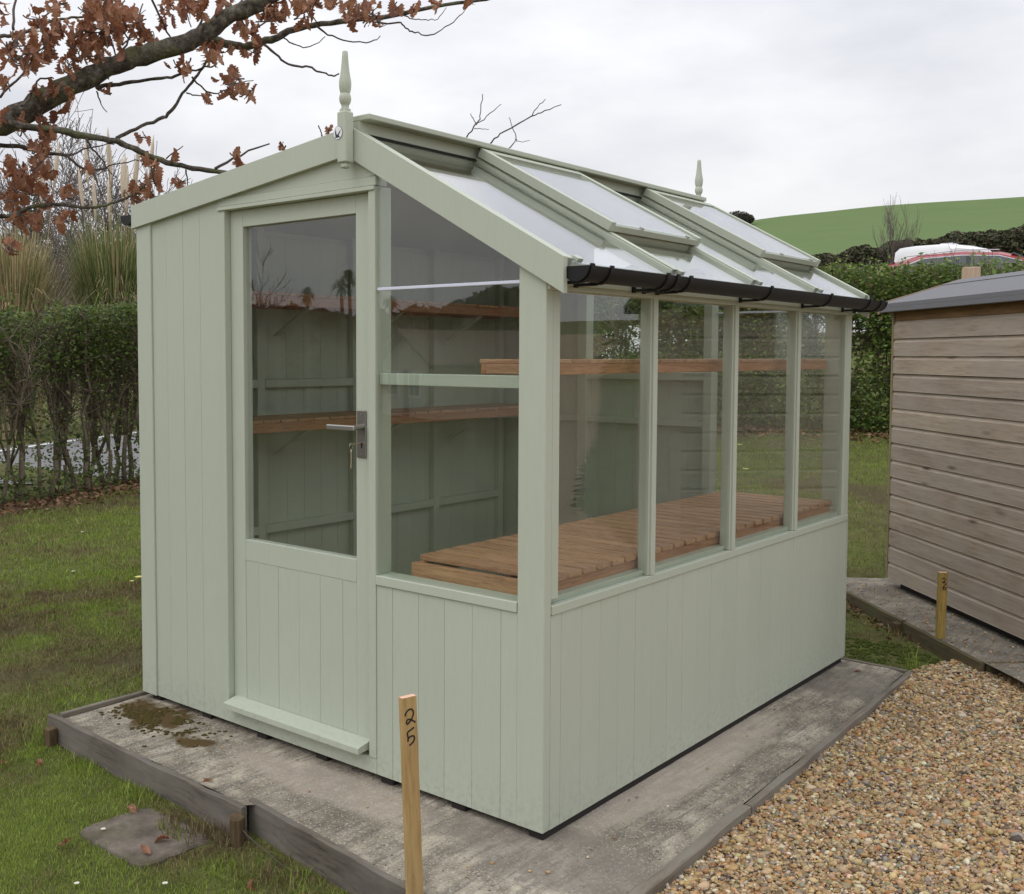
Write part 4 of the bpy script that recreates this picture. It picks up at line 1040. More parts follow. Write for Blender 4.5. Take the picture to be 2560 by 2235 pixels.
# roof: two felted slopes
RT = WT + DEP / 2; ZE, ZA = 1.655, 1.800; OV = 0.055
def roof_pt(t_): return ZA - abs(t_ - RT) * (ZA - ZE) / (DEP / 2 + OV)
for sg in (-1, 1):
    te = RT + sg * (DEP / 2 + OV)
    MB().prism([(te, ZE), (RT + sg * 0.0005, ZA), (RT + sg * 0.0005, ZA + 0.022), (te, ZE + 0.022)] if sg < 0 else [(RT + 0.0005, ZA), (te, ZE), (te, ZE + 0.022), (RT + 0.0005, ZA + 0.022)], 0, WL0 - 0.075, WL1 + 0.075).tf(S2W).build('roof_felt', FELT, wsh)
    MB().cbox(WL0 - 0.074, WL1 + 0.074, min(te, te - sg * 0.012) - 0.0005, max(te, te - sg * 0.012) + 0.001, ZE - 0.028, ZE + 0.0005, 0.003).tf(S2W).build('felt_drip', FELT, wsh)
    MB().prism([(te, ZE - 0.036), (RT + sg * 0.001, ZA - 0.036), (RT + sg * 0.001, ZA + 0.0265), (te, ZE + 0.0265)], 0, WL0 - 0.094, WL0 - 0.0755).tf(S2W).build('bargeboard', wood_mat('barge_wood', s2l(168, 146, 122), s2l(140, 118, 96), 0, rot=(0, 0, R(-46))), wsh)
MB().prism([(RT - 0.11, roof_pt(RT - 0.11) + 0.0235), (RT, ZA + 0.0235), (RT + 0.11, roof_pt(RT + 0.11) + 0.0235), (RT + 0.11, roof_pt(RT + 0.11) + 0.027), (RT, ZA + 0.0275), (RT - 0.11, roof_pt(RT - 0.11) + 0.027)], 0, WL0 - 0.074, WL1 + 0.074).tf(S2W).build('ridge_felt', FELT, wsh)
MB().prism([(WT + 0.02, 1.63), (RT, ZA - 0.002), (WT + DEP - 0.02, 1.63)], 0, WL0 + 0.002, WL0 + 0.016).tf(S2W).build('gable_panel', CLAD, wsh)

# tall square post behind the wooden shed
pp_ = pix(2428, 672, 8.6)
o = peg(pp_.x, pp_.y, 0.115, 0.115, float(gz(pp_.x, pp_.y)) - 0.1, pp_.z + 0.01, R(20)).build('timber_post', wood_mat('post_wood', s2l(206, 182, 160), s2l(180, 154, 132), 2))
tag(o, 'pale square timber post showing above the wooden shed roof', 'post')

# ================================================================== VEHICLES beyond the hedge
CARGLASS = plain('car_glass', (0.03, 0.04, 0.045), 0.08, spec=0.8)
TYRE = plain('tyre_rubber', (0.02, 0.02, 0.02), 0.85); RIM = plain('alloy_rim', (0.55, 0.55, 0.56), 0.35, metal=0.8)
WHITEV = plain('white_van_paint', (0.80, 0.80, 0.82), 0.25); REDC = plain('red_car_paint', (0.30, 0.022, 0.03), 0.22, spec=0.6)
TRIMW = plain('bright_trim', (0.45, 0.46, 0.48), 0.35, metal=0.6); TRIMB = plain('dark_trim', (0.03, 0.03, 0.032), 0.5); LAMPR = plain('tail_lamp', (0.45, 0.02, 0.02), 0.2); LAMPW = plain('head_lamp', (0.7, 0.72, 0.75), 0.15)
def loft(stations, n=9):
    """body shell: stations (x, z_low, z_belt, z_top, half_low, half_top)"""
    vs_ = []; fs = []
    rings = []
    for (x, zl, zb, zt, hl, ht) in stations:
        ring = [(x, -hl * 0.96, zl), (x, -hl, zl + 0.12 * (zb - zl) + 0.02), (x, -hl, zb), (x, -ht - (hl - ht) * 0.15, zt - 0.12 * (zt - zb)), (x, -ht * 0.86, zt - 0.02 * (zt - zb)), (x, -ht * 0.45, zt), (x, ht * 0.45, zt), (x, ht * 0.86, zt - 0.02 * (zt - zb)), (x, ht + (hl - ht) * 0.15, zt - 0.12 * (zt - zb)), (x, hl, zb), (x, hl, zl + 0.12 * (zb - zl) + 0.02), (x, hl * 0.96, zl)]
        rings.append(len(vs_)); vs_ += ring
    m_ = 12
    for a, b in zip(rings[:-1], rings[1:]):
        for j in range(m_): fs.append((a + j, a + (j + 1) % m_, b + (j + 1) % m_, b + j))
    fs.append(tuple(range(m_ - 1, -1, -1))); fs.append(tuple(rings[-1] + j for j in range(m_)))
    return MB().add(vs_, fs)
def vehicle(name, label, cat, loc, yaw, build):
    t = thing(name, label, cat, loc)
    c_, s_ = math.cos(yaw), math.sin(yaw)
    T_ = lambda p: (loc[0] + p[0] * c_ - p[1] * s_, loc[1] + p[0] * s_ + p[1] * c_, loc[2] + p[2])
    build(t, T_); return t
def wheel(t, T_, x, y, r_, w_):
    o = MB().tube([(x, y - w_ / 2, r_), (x, y + w_ / 2, r_)], r_, 20).tf(T_).build('wheel', TYRE, t, smooth=True, angle=40)
    MB().tube([(x, y - w_ / 2 - 0.006, r_), (x, y + w_ / 2 + 0.006, r_)], r_ * 0.62, 16).tf(T_).build('rim', RIM, o, smooth=True, angle=40)
def sideglass(t, T_, pts, hw, th, name='window', mat=CARGLASS):
    for sg in (-1, 1):
        fn = (lambda p, sg=sg: (p[0], sg * (hw(p[2]) + p[1]), p[2]))
        MB().prism(pts, 1, -0.012, 0.006).tf(fn).tf(T_).build(name, mat, t)
def van(t, T_):
    st = [(-2.45, 0.45, 1.25, 2.22, 0.86, 0.74), (-2.38, 0.36, 1.25, 2.38, 0.93, 0.80), (-2.0, 0.32, 1.25, 2.44, 0.96, 0.82), (-0.6, 0.32, 1.25, 2.50, 0.97, 0.83), (0.75, 0.32, 1.25, 2.50, 0.97, 0.82), (1.15, 0.32, 1.24, 2.42, 0.97, 0.78), (1.45, 0.32, 1.24, 2.15, 0.97, 0.74), (1.85, 0.34, 1.2, 1.62, 0.96, 0.74), (2.2, 0.36, 1.05, 1.22, 0.93, 0.74), (2.5, 0.40, 0.92, 1.05, 0.84, 0.66)]
    b = loft(st).tf(T_).build('body', WHITEV, t, smooth=True, angle=38)
    hw = lambda z_: 0.962 - max(0, z_ - 1.25) * 0.105
    sideglass(t, T_, [(0.55, 1.28), (1.62, 1.28), (1.30, 1.92), (0.62, 1.98)], hw, 0.01)
    MB().prism([(1.52, 2.06), (2.02, 1.40), (2.06, 1.40), (1.56, 2.06)], 1, -0.70, 0.70).tf(T_).build('windscreen', CARGLASS, t)
    MB().box(-2.47, -2.455, -0.62, -0.04, 1.3, 1.95).tf(T_).build('window', CARGLASS, t); MB().box(-2.47, -2.455, 0.04, 0.62, 1.3, 1.95).tf(T_).build('window', CARGLASS, t)
    sideglass(t, T_, [(-2.3, 1.215), (2.0, 1.215), (2.0, 1.245), (-2.3, 1.245)], lambda z_: 0.966, 0.01, 'waist_moulding', WHITEV)
    v_ = MB().cbox(-0.75, -0.25, -0.22, 0.22, 2.49, 2.60, 0.045).tf(T_).build('roof_vent', plain('vent_grey', (0.5, 0.5, 0.52), 0.5), t)
    MB().tube([(-0.9, -0.3, 2.49), (-1.15, -0.3, 2.9)], 0.008, 5).tf(T_).build('aerial', TRIMB, t)
    for x in (-1.55, 1.6):
        for y in (-0.86, 0.86): wheel(t, T_, x, y, 0.33, 0.22)
    for y in (-0.80, 0.80): MB().cbox(-2.47, -2.42, y - 0.07, y + 0.07, 0.9, 1.5, 0.015).tf(T_).build('tail_lamp', LAMPR, t)
    for y in (-0.66, 0.66): MB().cbox(2.36, 2.49, y - 0.14, y + 0.14, 0.82, 1.0, 0.02).tf(T_).build('head_lamp', LAMPW, t)
def car(t, T_):
    st = [(-2.15, 0.45, 0.78, 0.98, 0.70, 0.60), (-2.05, 0.32, 0.86, 1.10, 0.82, 0.66), (-1.75, 0.26, 0.92, 1.34, 0.87, 0.62), (-1.25, 0.24, 0.93, 1.485, 0.89, 0.62), (-0.5, 0.24, 0.93, 1.535, 0.895, 0.63), (0.15, 0.24, 0.93, 1.50, 0.895, 0.62), (0.65, 0.24, 0.93, 1.36, 0.89, 0.62), (1.15, 0.24, 0.92, 1.06, 0.88, 0.66), (1.6, 0.26, 0.80, 0.95, 0.86, 0.66), (2.0, 0.32, 0.70, 0.83, 0.80, 0.6), (2.15, 0.40, 0.62, 0.72, 0.70, 0.52)]
    loft(st).tf(T_).build('body', REDC, t, smooth=True, angle=38)
    hw = lambda z_: 0.895 - max(0, z_ - 0.93) * 0.36
    gl = [(-1.62, 0.97), (0.98, 0.97), (0.52, 1.285), (0.1, 1.405), (-0.5, 1.435), (-1.15, 1.395), (-1.5, 1.25)]
    sideglass(t, T_, [(a * 1.02 + 0.006, (b - 1.2) * 1.06 + 1.2) for a, b in gl], hw, 0.01, 'window_trim', TRIMW)
    sideglass(t, T_, gl, lambda z_: hw(z_) + 0.008, 0.01)
    sideglass(t, T_, [(-0.42, 0.97), (-0.34, 0.97), (-0.36, 1.43), (-0.43, 1.43)], lambda z_: hw(z_) + 0.014, 0.01, 'door_pillar', TRIMB)
    for sg in (-1, 1): MB().tube([(-1.45, sg * 0.52, 1.47), (-0.5, sg * 0.53, 1.555), (0.1, sg * 0.52, 1.53)], 0.011, 6).tf(T_).build('roof_rail', TRIMW, t)
    MB().prism([(0.30, 1.46), (1.10, 1.05), (1.13, 1.07), (0.33, 1.48)], 1, -0.58, 0.58).tf(T_).build('windscreen', CARGLASS, t)
    MB().prism([(-2.06, 1.02), (-1.66, 1.38), (-1.69, 1.40), (-2.09, 1.04)], 1, -0.54, 0.54).tf(T_).build('rear_window', CARGLASS, t)
    for x in (-1.3, 1.35):
        for y in (-0.80, 0.80): wheel(t, T_, x, y, 0.32, 0.2)
    for y in (-0.62, 0.62): MB().cbox(-2.14, -2.02, y - 0.12, y + 0.12, 0.74, 0.92, 0.02).tf(T_).build('tail_lamp', LAMPR, t)
    for y in (-0.60, 0.60): MB().cbox(2.02, 2.12, y - 0.14, y + 0.14, 0.62, 0.74, 0.02).tf(T_).build('head_lamp', LAMPW, t)
p = pix(2430, 640, 22.0); zc = 1.37 + 22.0 * math.tan(R(5.10)) - 1.55
vehicle('parked_car', 'dark red car with pale roof rails parked behind the clipped hedge', 'car', (p.x + 0.35, p.y + 0.1, zc), R(12), car)
p = pix(2388, 640, 36.0); zc2 = 1.37 + 36.0 * math.tan(R(5.32)) - 2.50
vehicle('parked_van', 'white high roofed van parked behind the red car', 'van', (p.x, p.y, zc2), R(84), van)
# ================================================================== HEDGES
k = NM('hedge_leaf'); ca = k.attr('col'); HLEAF = k.fin(ca, 0.45, None, 0, 0.4, trans=0.35)
k = NM('hedge_bark'); v = k.coord((1, 1, 0.3)); f_ = k.noise(v, 40, 4)
BARK = k.fin(k.mix(f_, (0.10, 0.078, 0.056), (0.27, 0.22, 0.165)), 0.9, k.bump(f_, 0.5, 0.01), 0, 0.2)
def noise3(x, y, z, sc, s=0): return (vnoise(x + z * 0.7, y - z * 0.31, sc, s) + vnoise(y + x * 0.37, z * 1.3 - x * 0.2, sc, s + 3) + vnoise(z * 1.1 + 7, x * 0.9 + y * 0.4, sc, s + 6)) / 3
LEAFPAL = np.array([(0.118, 0.178, 0.034), (0.080, 0.132, 0.028), (0.165, 0.225, 0.050), (0.056, 0.090, 0.022), (0.15, 0.150, 0.055)])
def leafcloud(x, y, z, size, pal, pp=None, flat=0.5, jit=0.25):
    n = len(x)
    a = rng.normal(0, 1, (n, 3)); a[:, 2] *= (1 - flat); a /= np.linalg.norm(a, axis=1, keepdims=True)      # leaf axis
    b = rng.normal(0, 1, (n, 3)); b -= a * (a * b).sum(1, keepdims=True); b /= np.linalg.norm(b, axis=1, keepdims=True)
    c = np.cross(a, b)
    s = size * np.exp(rng.normal(0, jit, n))[:, None]
    P = np.stack([x, y, z], -1)
    v0 = P - a * s * 0.5; v1 = P + b * s * 0.27 + c * s * 0.06; v2 = P + a * s * 0.5; v3 = P - b * s * 0.27 + c * s * 0.06
    V_ = np.stack([v0, v1, v2, v3], 1).reshape(-1, 3); o_ = (np.arange(n) * 4)[:, None]
    F_ = np.concatenate([o_ + np.array([[0, 1, 2]]), o_ + np.array([[0, 2, 3]])])
    col = pal[rng.choice(len(pal), n, p=pp)] * rng.uniform(0.75, 1.25, (n, 1))
    return V_, F_, np.repeat(col, 4, 0)
def wiggle(p0, p1, n, amp, r_):
    p0 = Vector(p0); p1 = Vector(p1); out_ = []
    for i in range(n + 1):
        t = i / n; q = p0.lerp(p1, t)
        if 0 < i: q = q + Vector((r_.gauss(0, amp), r_.gauss(0, amp), r_.gauss(0, amp * 0.3)))
        out_.append(q)
    return out_
def hedge(name, label, along, a0, a1, c0, wid, top, n, size, seed, stems, low=0.3, sparse=1.0, bright=1.0):
    """along = 1: runs along y at x = c0; along = 0: runs along x at y = c0"""
    r_ = random.Random(seed)
    ctr = (c0, (a0 + a1) / 2) if along == 1 else ((a0 + a1) / 2, c0)
    t = thing(name, label, 'hedge', (ctr[0], ctr[1], float(gz(*ctr))))
    def base(a): return gz(np.full_like(a, c0), a) if along == 1 else gz(a, np.full_like(a, c0))
    a = rng.uniform(a0, a1, n * 3); c = rng.uniform(-wid / 2, wid / 2, n * 3); hfr = rng.uniform(0, 1, n * 3) ** 0.8
    bz = base(a); tz = top(a) + (vnoise(a, a * 0 + 3, 2.2, seed) - 0.5) * 0.09 + (vnoise(a, c, 9.0, seed) - 0.5) * 0.11
    z = bz + hfr * (tz - bz)
    up_ = sstep(0.55, 0.92, hfr)
    dens = low + (1.05 - low) * up_ + 0.5 * sstep(0.22, 0.0, hfr)
    edge = np.abs(c) / (wid / 2); dens *= 0.55 + 0.55 * edge ** 2
    nn = noise3(a, c + 10, z, 3.2, seed)
    dens *= np.clip((nn - 0.33) * 5, 0.05, 1.5) * sparse + (1 - sparse) * 0.6
    kp = rng.uniform(0, 1, n * 3) < dens
    a, c, z, hfr = a[kp], c[kp], z[kp], hfr[kp]
    x, y = (c0 + c, a) if along == 1 else (a, c0 + c)
    V_, F_, C_ = leafcloud(x, y, z, size, LEAFPAL * bright)
    link('foliage', fast_mesh('foliage', V_, F_, HLEAF, C_), None, t, kind='stuff')
    tw = MB()
    for i in range(stems):
        aa = a0 + (a1 - a0) * (i + r_.uniform(0.1, 0.9)) / stems; cc = r_.uniform(-0.18, 0.18)
        P0 = (c0 + cc, aa) if along == 1 else (aa, c0 + cc); zb = float(gz(*P0)); zt = float(top(np.array([aa]))[0])
        mb = MB(); H = zt - zb; fk = zb + H * r_.uniform(0.12, 0.4)
        q0 = Vector((P0[0], P0[1], zb - 0.05)); q1 = Vector((P0[0] + r_.gauss(0, 0.06), P0[1] + r_.gauss(0, 0.06), fk))
        ra = r_.uniform(0.016, 0.032)
        mb.tube(wiggle(q0, q1, 3, 0.012, r_), [ra, ra * 0.95, ra * 0.88, ra * 0.8], 6)
        for j in range(r_.choice((2, 3, 3, 4))):
            q2 = Vector((q1.x + r_.gauss(0, 0.16), q1.y + r_.gauss(0, 0.16), zt - H * r_.uniform(0.05, 0.3)))
            w_ = wiggle(q1, q2, 6, 0.022, r_)
            mb.tube(w_, [ra * (0.62 - 0.07 * q) for q in range(7)], 5)
            for q in range(2, 7):
                for _ in range(9):
                    e_ = w_[q] + Vector((r_.gauss(0, 0.10), r_.gauss(0, 0.10), r_.gauss(0.12, 0.12)))
                    tw.tube([w_[q], (w_[q] + e_) / 2 + Vector((r_.gauss(0, 0.015), r_.gauss(0, 0.015), 0)), e_], [0.005, 0.0035, 0.0015], 3, cap=False)
        mb.build('stem', BARK, t, smooth=True)
    sh = []
    for i in range(int((a1 - a0) * 26)):      # stray upright shoots
        aa = r_.uniform(a0, a1); cc = r_.uniform(-wid * 0.45, wid * 0.45); zt = float(top(np.array([aa]))[0])
        q = Vector((c0 + cc, aa, zt - 0.12)) if along == 1 else Vector((aa, c0 + cc, zt - 0.12)); e_ = q + Vector((r_.gauss(0, 0.03), r_.gauss(0, 0.03), r_.uniform(0.12, 0.26)))
        tw.tube([q, (q + e_) / 2, e_], [0.003, 0.0025, 0.001], 3, cap=False)
        for j in range(5): sh.append(q.lerp(e_, r_.uniform(0.4, 1.05)) + Vector((r_.gauss(0, 0.015), r_.gauss(0, 0.015), 0)))
    sh = np.array([s_[:] for s_ in sh]); V_, F_, C_ = leafcloud(sh[:, 0], sh[:, 1], sh[:, 2], size * 0.9, LEAFPAL[:3] * 1.15 * bright)
    link('shoots', fast_mesh('shoots', V_, F_, HLEAF, C_), None, t, kind='stuff')
    tw.build('twigs', BARK, t, kind='stuff')
    return t
topL = lambda a: 1.37 + np.interp(a, [0, 2.04, 3.39, 6, 9.5], [0.28, 0.385, 0.47, 0.66, 0.9])
topB = lambda a: np.interp(a, [-8, -2.6, -0.9, 3], [2.28, 2.36, 2.34, 2.36])
hedge('clipped_hedge', 'clipped leafy hedge with bare lower stems left of the sage shed', 1, 0.9, 4.6, -7.35, 0.70, topL, 36000, 0.036, 3, 44, 0.13)
hedge('clipped_hedge', 'clipped green hedge across the back below the hill', 0, -7.0, 2.6, 9.55, 1.0, topB, 115000, 0.046, 8, 46, 0.62, bright=1.3)
hedge('clipped_hedge', 'clipped hedge stretch hidden behind the shed, seen in slivers through its glass', 1, 4.7, 9.1, -7.35, 0.70, topL, 12000, 0.055, 12, 10, 0.5)

# dark low growth and leaf litter at the hedge foot
k = NM('litter_leaf'); ca = k.attr('col'); LITTER = k.fin(ca, 0.8, None, 0, 0.2)
LP = np.array([(0.16, 0.085, 0.045), (0.22, 0.12, 0.07), (0.10, 0.06, 0.035), (0.28, 0.18, 0.11)])
n = 2600; y = rng.uniform(0.9, 5.0, n); x = -7.0 + rng.normal(0, 0.20, n)
V1 = leafcloud(x, y, gz(x, y) + rng.uniform(0.0, 0.03, n), 0.055, LP, flat=0.9)
n = 1200; x2 = rng.uniform(-4, 1, n); y2 = 9.0 + rng.normal(0, 0.2, n); V2 = leafcloud(x2, y2, gz(x2, y2) + 0.02, 0.06, LP, flat=0.9)
n = 260; x3 = rng.uniform(-0.45, 0.2, n); y3 = 3.25 - x3 * 0.9 + rng.normal(-0.12, 0.07, n); V3 = leafcloud(x3, y3, gz(x3, y3) + 0.008, 0.028, LP, flat=0.9)
V, F, C = join([V1, V2, V3])
o = link('leaf_litter', fast_mesh('leaf_litter', V, F, LITTER, C), None, kind='stuff'); tag(o, 'brown leaf litter gathered along the hedge foot', 'leaf litter')

# moss cushions between the slabs and on the slab corner
k = NM('moss'); v = k.coord(); f_ = k.noise(v, 90, 4, 0.7)
MOSS = k.fin(k.mix(k.attr('col'), k.mix(f_, (0.040, 0.056, 0.012), (0.085, 0.105, 0.024)), k.mix(f_, (0.055, 0.045, 0.012), (0.11, 0.062, 0.028))), 0.95, k.bump(f_, 0.9, 0.01), 0, 0.1)
mv, mf = ico(2); VV = []; FF = []; CC = []; off = 0
spots = [(rng.uniform(-0.42, 0.05), 0, 0) for _ in range(90)]
for i in range(900):
    x = rng.uniform(-0.4, 0.34); y = rng.uniform(2.46, 3.3)
    p = np.array([x, y]) - NC; s = -(p @ NU); t = p @ NV
    if t > -0.04 or fbm(np.array([x]), np.array([y]), 4, 77)[0] < 0.52: continue
    CC.append(np.zeros((len(mv), 3))); r_ = rng.uniform(0.005, 0.020); q = mv * (1 + 0.12 * rng.standard_normal((len(mv), 1))) * np.array([r_, r_ * rng.uniform(0.7, 1.2), r_ * 0.35]) + np.array([x, y, float(gz(x, y)) + 0.002])
    VV.append(q); FF.append(mf + off); off += len(mv)
for i in range(900):
    x = rng.normal(-1.74, 0.12); y = rng.normal(-0.115, 0.055)
    if fbm(np.array([x]), np.array([y]), 14, 3)[0] < 0.42: continue
    if y > -0.015 or x < -1.99 or y < -0.33: continue
    CC.append(np.full((len(mv), 3), rng.uniform(0.5, 1))); r_ = rng.uniform(0.003, 0.010); q = mv * (1 + 0.15 * rng.standard_normal((len(mv), 1))) * np.array([r_, r_, r_ * 0.3]) + np.array([x, y, SLZ])
    VV.append(q); FF.append(mf + off); off += len(mv)
o = link('moss_cushions', fast_mesh('moss_cushions', np.concatenate(VV), np.concatenate(FF), MOSS, np.concatenate(CC), smooth=True), None, kind='stuff'); tag(o, 'green moss cushions on the damp ground between the slabs', 'moss')

# ================================================================== PAMPAS GRASS
k = NM('pampas_blade'); ca = k.attr('col'); PAMP = k.fin(ca, 0.6, None, 0, 0.3, trans=0.25)
PLUME = plain('pampas_plume', (0.62, 0.52, 0.40), 0.95, bump=0.6, bscale=60)
def ribbons(n, cx, cy, cz, hmean, spread, wd, pal, pp, droop):
    a = rng.uniform(0, 6.283, n); h = hmean * rng.uniform(0.55, 1.1, n); out_ = spread * np.abs(rng.normal(0.6, 0.35, n))
    r0 = np.sqrt(rng.uniform(0, 1, n)) * spread * 0.75
    K = 6; ts = np.linspace(0, 1, K)
    V_ = []
    rad = r0[:, None] + out_[:, None] * ts[None] ** 1.7
    zz = h[:, None] * (ts[None] * 1.25 - droop * ts[None] ** 3 * rng.uniform(0.4, 1.3, n)[:, None])
    X_ = cx + rad * np.cos(a)[:, None]; Y_ = cy + rad * np.sin(a)[:, None]; Z_ = cz + zz
    px_, py_ = -np.sin(a)[:, None], np.cos(a)[:, None]; ww = wd * (1 - 0.85 * ts[None]) * rng.uniform(0.6, 1.3, n)[:, None]
    Lf = np.stack([X_ + px_ * ww, Y_ + py_ * ww, Z_], -1); Rg = np.stack([X_ - px_ * ww, Y_ - py_ * ww, Z_], -1)
    V_ = np.stack([Lf, Rg], 2).reshape(-1, 3)
    o_ = (np.arange(n) * K * 2)[:, None]
    F_ = np.concatenate([o_ + np.array([[2 * i, 2 * i + 1, 2 * i + 3, 2 * i + 2]]) for i in range(K - 1)])
    col = pal[rng.choice(len(pal), n, p=pp)] * rng.uniform(0.7, 1.3, (n, 1))
    return V_, F_, np.repeat(col, K * 2, 0)
PGREEN = np.array([(0.14, 0.20, 0.06), (0.24, 0.27, 0.10), (0.48, 0.39, 0.22), (0.36, 0.27, 0.15), (0.09, 0.13, 0.04)])
def pampas(label, u, dist, hmean, spread, pp, plumes, seed):
    p = pix(u, 900, dist); cz = float(gz(p.x, p.y))
    r_ = random.Random(seed)
    t = thing('pampas_grass', label, 'pampas grass', (p.x, p.y, cz), 'pampas clumps behind the left hedge')
    V_, F_, C_ = ribbons(9000, p.x, p.y, cz, hmean, spread, 0.014, PGREEN, pp, 0.55)
    link('blades', fast_mesh('blades', V_, F_, PAMP, C_), None, t, kind='stuff')
    for i in range(plumes):
        a = r_.uniform(0, 6.28); q0 = Vector((p.x + 0.2 * math.cos(a), p.y + 0.2 * math.sin(a), cz + 0.5)); ln = r_.uniform(0.05, 0.45)
        hh = hmean * r_.uniform(1.08, 1.36)
        q1 = Vector((p.x + (0.2 + ln) * math.cos(a), p.y + (0.2 + ln) * math.sin(a), cz + hh)); d = (q1 - q0).normalized()
        st = MB().tube([q0, (q0 + q1) / 2 + Vector((0, 0, 0.08)), q1], [0.007, 0.006, 0.005], 4).build('stalk', LITTERSTALK, t)
        pl = [q1 - d * 0.15 + Vector((0, 0, 0)), q1 + d * 0.05, q1 + d * 0.22, q1 + d * 0.42, q1 + d * 0.58]
        MB().tube(pl, [0.006, 0.022, 0.034, 0.024, 0.004], 7).build('plume', PLUME, st, smooth=True)
    return t
LITTERSTALK = plain('dry_stalk', (0.42, 0.34, 0.20), 0.8)
pampas('straw coloured pampas grass clump at the far left', 34, 16.0, 2.75, 0.46, [0.08, 0.17, 0.36, 0.31, 0.08], 4, 1)
pampas('greener pampas grass clump with cream plumes beside the shed corner', 292, 17.0, 2.95, 0.52, [0.34, 0.27, 0.17, 0.09, 0.13], 13, 2)

# ================================================================== BARE TREES
k = NM('twig_bark'); v = k.coord(); f_ = k.noise(v, 9, 4)
TWIG = k.fin(k.mix(f_, (0.115, 0.092, 0.085), (0.20, 0.165, 0.15)), 0.9, None, 0, 0.2)
IVY = None
def bare_tree(label, x, y, h, seed, ivy=0.0, depth=5, trunk=0.10, group='bare trees beyond the pampas', upright=0.5, name='bare_tree', zb=None, minr=0.0085):
    r_ = random.Random(seed); z0 = float(gz(x, y)) if zb is None else zb
    t = thing(name, label, 'tree', (x, y, z0), group)
    tm = MB(); cm = MB(); iv = []
    def grow(p, d, ln, ra, lev):
        n_ = 4 if lev < 2 else 3
        pts = [p]; q = p.copy(); dd = d.copy()
        for i in range(n_):
            dd = (dd + Vector((r_.gauss(0, 0.10), r_.gauss(0, 0.10), r_.gauss(0.05 * upright, 0.07)))).normalized(); q = q + dd * (ln / n_); pts.append(q.copy())
        rr = [max(ra * (1 - 0.38 * i / n_), minr) for i in range(n_ + 1)]
        (tm if lev == 0 else cm).tube(pts, rr, 7 if lev == 0 else (4 if lev < 3 else 3), cap=lev < 2)
        if ivy and lev <= 1:
            for i in range(n_ + 1): iv.append((pts[i], rr[i]))
        if lev >= depth: return
        kids = {0: 5, 1: 5, 2: 4, 3: 4}.get(lev, 3)
        for i in range(kids):
            f = r_.uniform(0.35, 1.0) if i else 1.0
            b = pts[min(int(f * n_), n_)]
            ax = Vector((r_.gauss(0, 1), r_.gauss(0, 1), r_.gauss(0.35 * upright + 0.1, 0.5))).normalized()
            nd = (dd * (0.95 if i == 0 else 0.62 + 0.25 * upright) + ax * (0.35 if i == 0 else 0.75)).normalized()
            grow(b, nd, ln * r_.uniform(0.52, 0.74), rr[-1] * r_.uniform(0.5, 0.75), lev + 1)
    grow(Vector((x, y, z0 - 0.2)), Vector((r_.gauss(0, 0.05), r_.gauss(0, 0.05), 1)).normalized(), h * 0.40, trunk, 0)
    tm.build('trunk', TWIG, t, smooth=True); cm.build('crown', TWIG, t)
    if ivy:
        P_ = [];
        for (q, rr) in iv:
            n_ = int(90 * ivy)
            for _ in range(n_): P_.append((q.x + r_.gauss(0, rr + 0.10), q.y + r_.gauss(0, rr + 0.10), q.z + r_.gauss(0, 0.35)))
        P_ = np.array(P_); V_, F_, C_ = leafcloud(P_[:, 0], P_[:, 1], P_[:, 2], 0.11, np.array([(0.03, 0.06, 0.02), (0.05, 0.09, 0.03)]))
        link('ivy', fast_mesh('ivy', V_, F_, HLEAF, C_), None, t, kind='stuff')
    return t
for i, (u, d, h, iv, lb) in enumerate(((96, 30, 8.2, 1.0, 'tall bare tree with ivy on its trunk at the far left'), (150, 34, 6.6, 0.35, 'slim bare tree leaning right beside the ivy covered one'), (215, 33, 8.6, 0.0, 'fine twigged bare tree behind the greener pampas clump'),
                                     (292, 36, 9.2, 0.0, 'bare tree rising closest to the sage shed corner'), (20, 36, 7.4, 0.0, 'bare tree at the left picture edge behind the oak leaves'), (175, 26, 4.4, 0.0, 'low bare sapling in the gap between the pampas clumps'))):
    p = pix(u, 900, d); bare_tree(lb, p.x, p.y, h, 40 + i, iv, 5, 0.13 * h / 9)
p = pix(2229, 640, 46); bare_tree('slender grey bare tree standing before the green hill', p.x, p.y, 5.9, 71, 0, 4, 0.06, None, 2.2, zb=3.0, minr=0.004)
# tall thin pole on the hill line
p = pix(2226, 505, 120); zt = 1.37 + 120 * math.tan(R(8.05))
tag(MB().tube([(p.x, p.y, zt - 4.5), (p.x, p.y, zt - 1.2)], 0.035, 6).tube([(p.x, p.y, zt - 1.2), (p.x, p.y, zt)], 0.025, 5).tube([(p.x - 0.25, p.y, zt - 1.6), (p.x - 0.25, p.y, zt - 0.6)], 0.02, 4).build('aerial_mast', plain('mast_grey', (0.4, 0.4, 0.42), 0.6)), 'thin grey aerial mast above the hill field', 'mast')
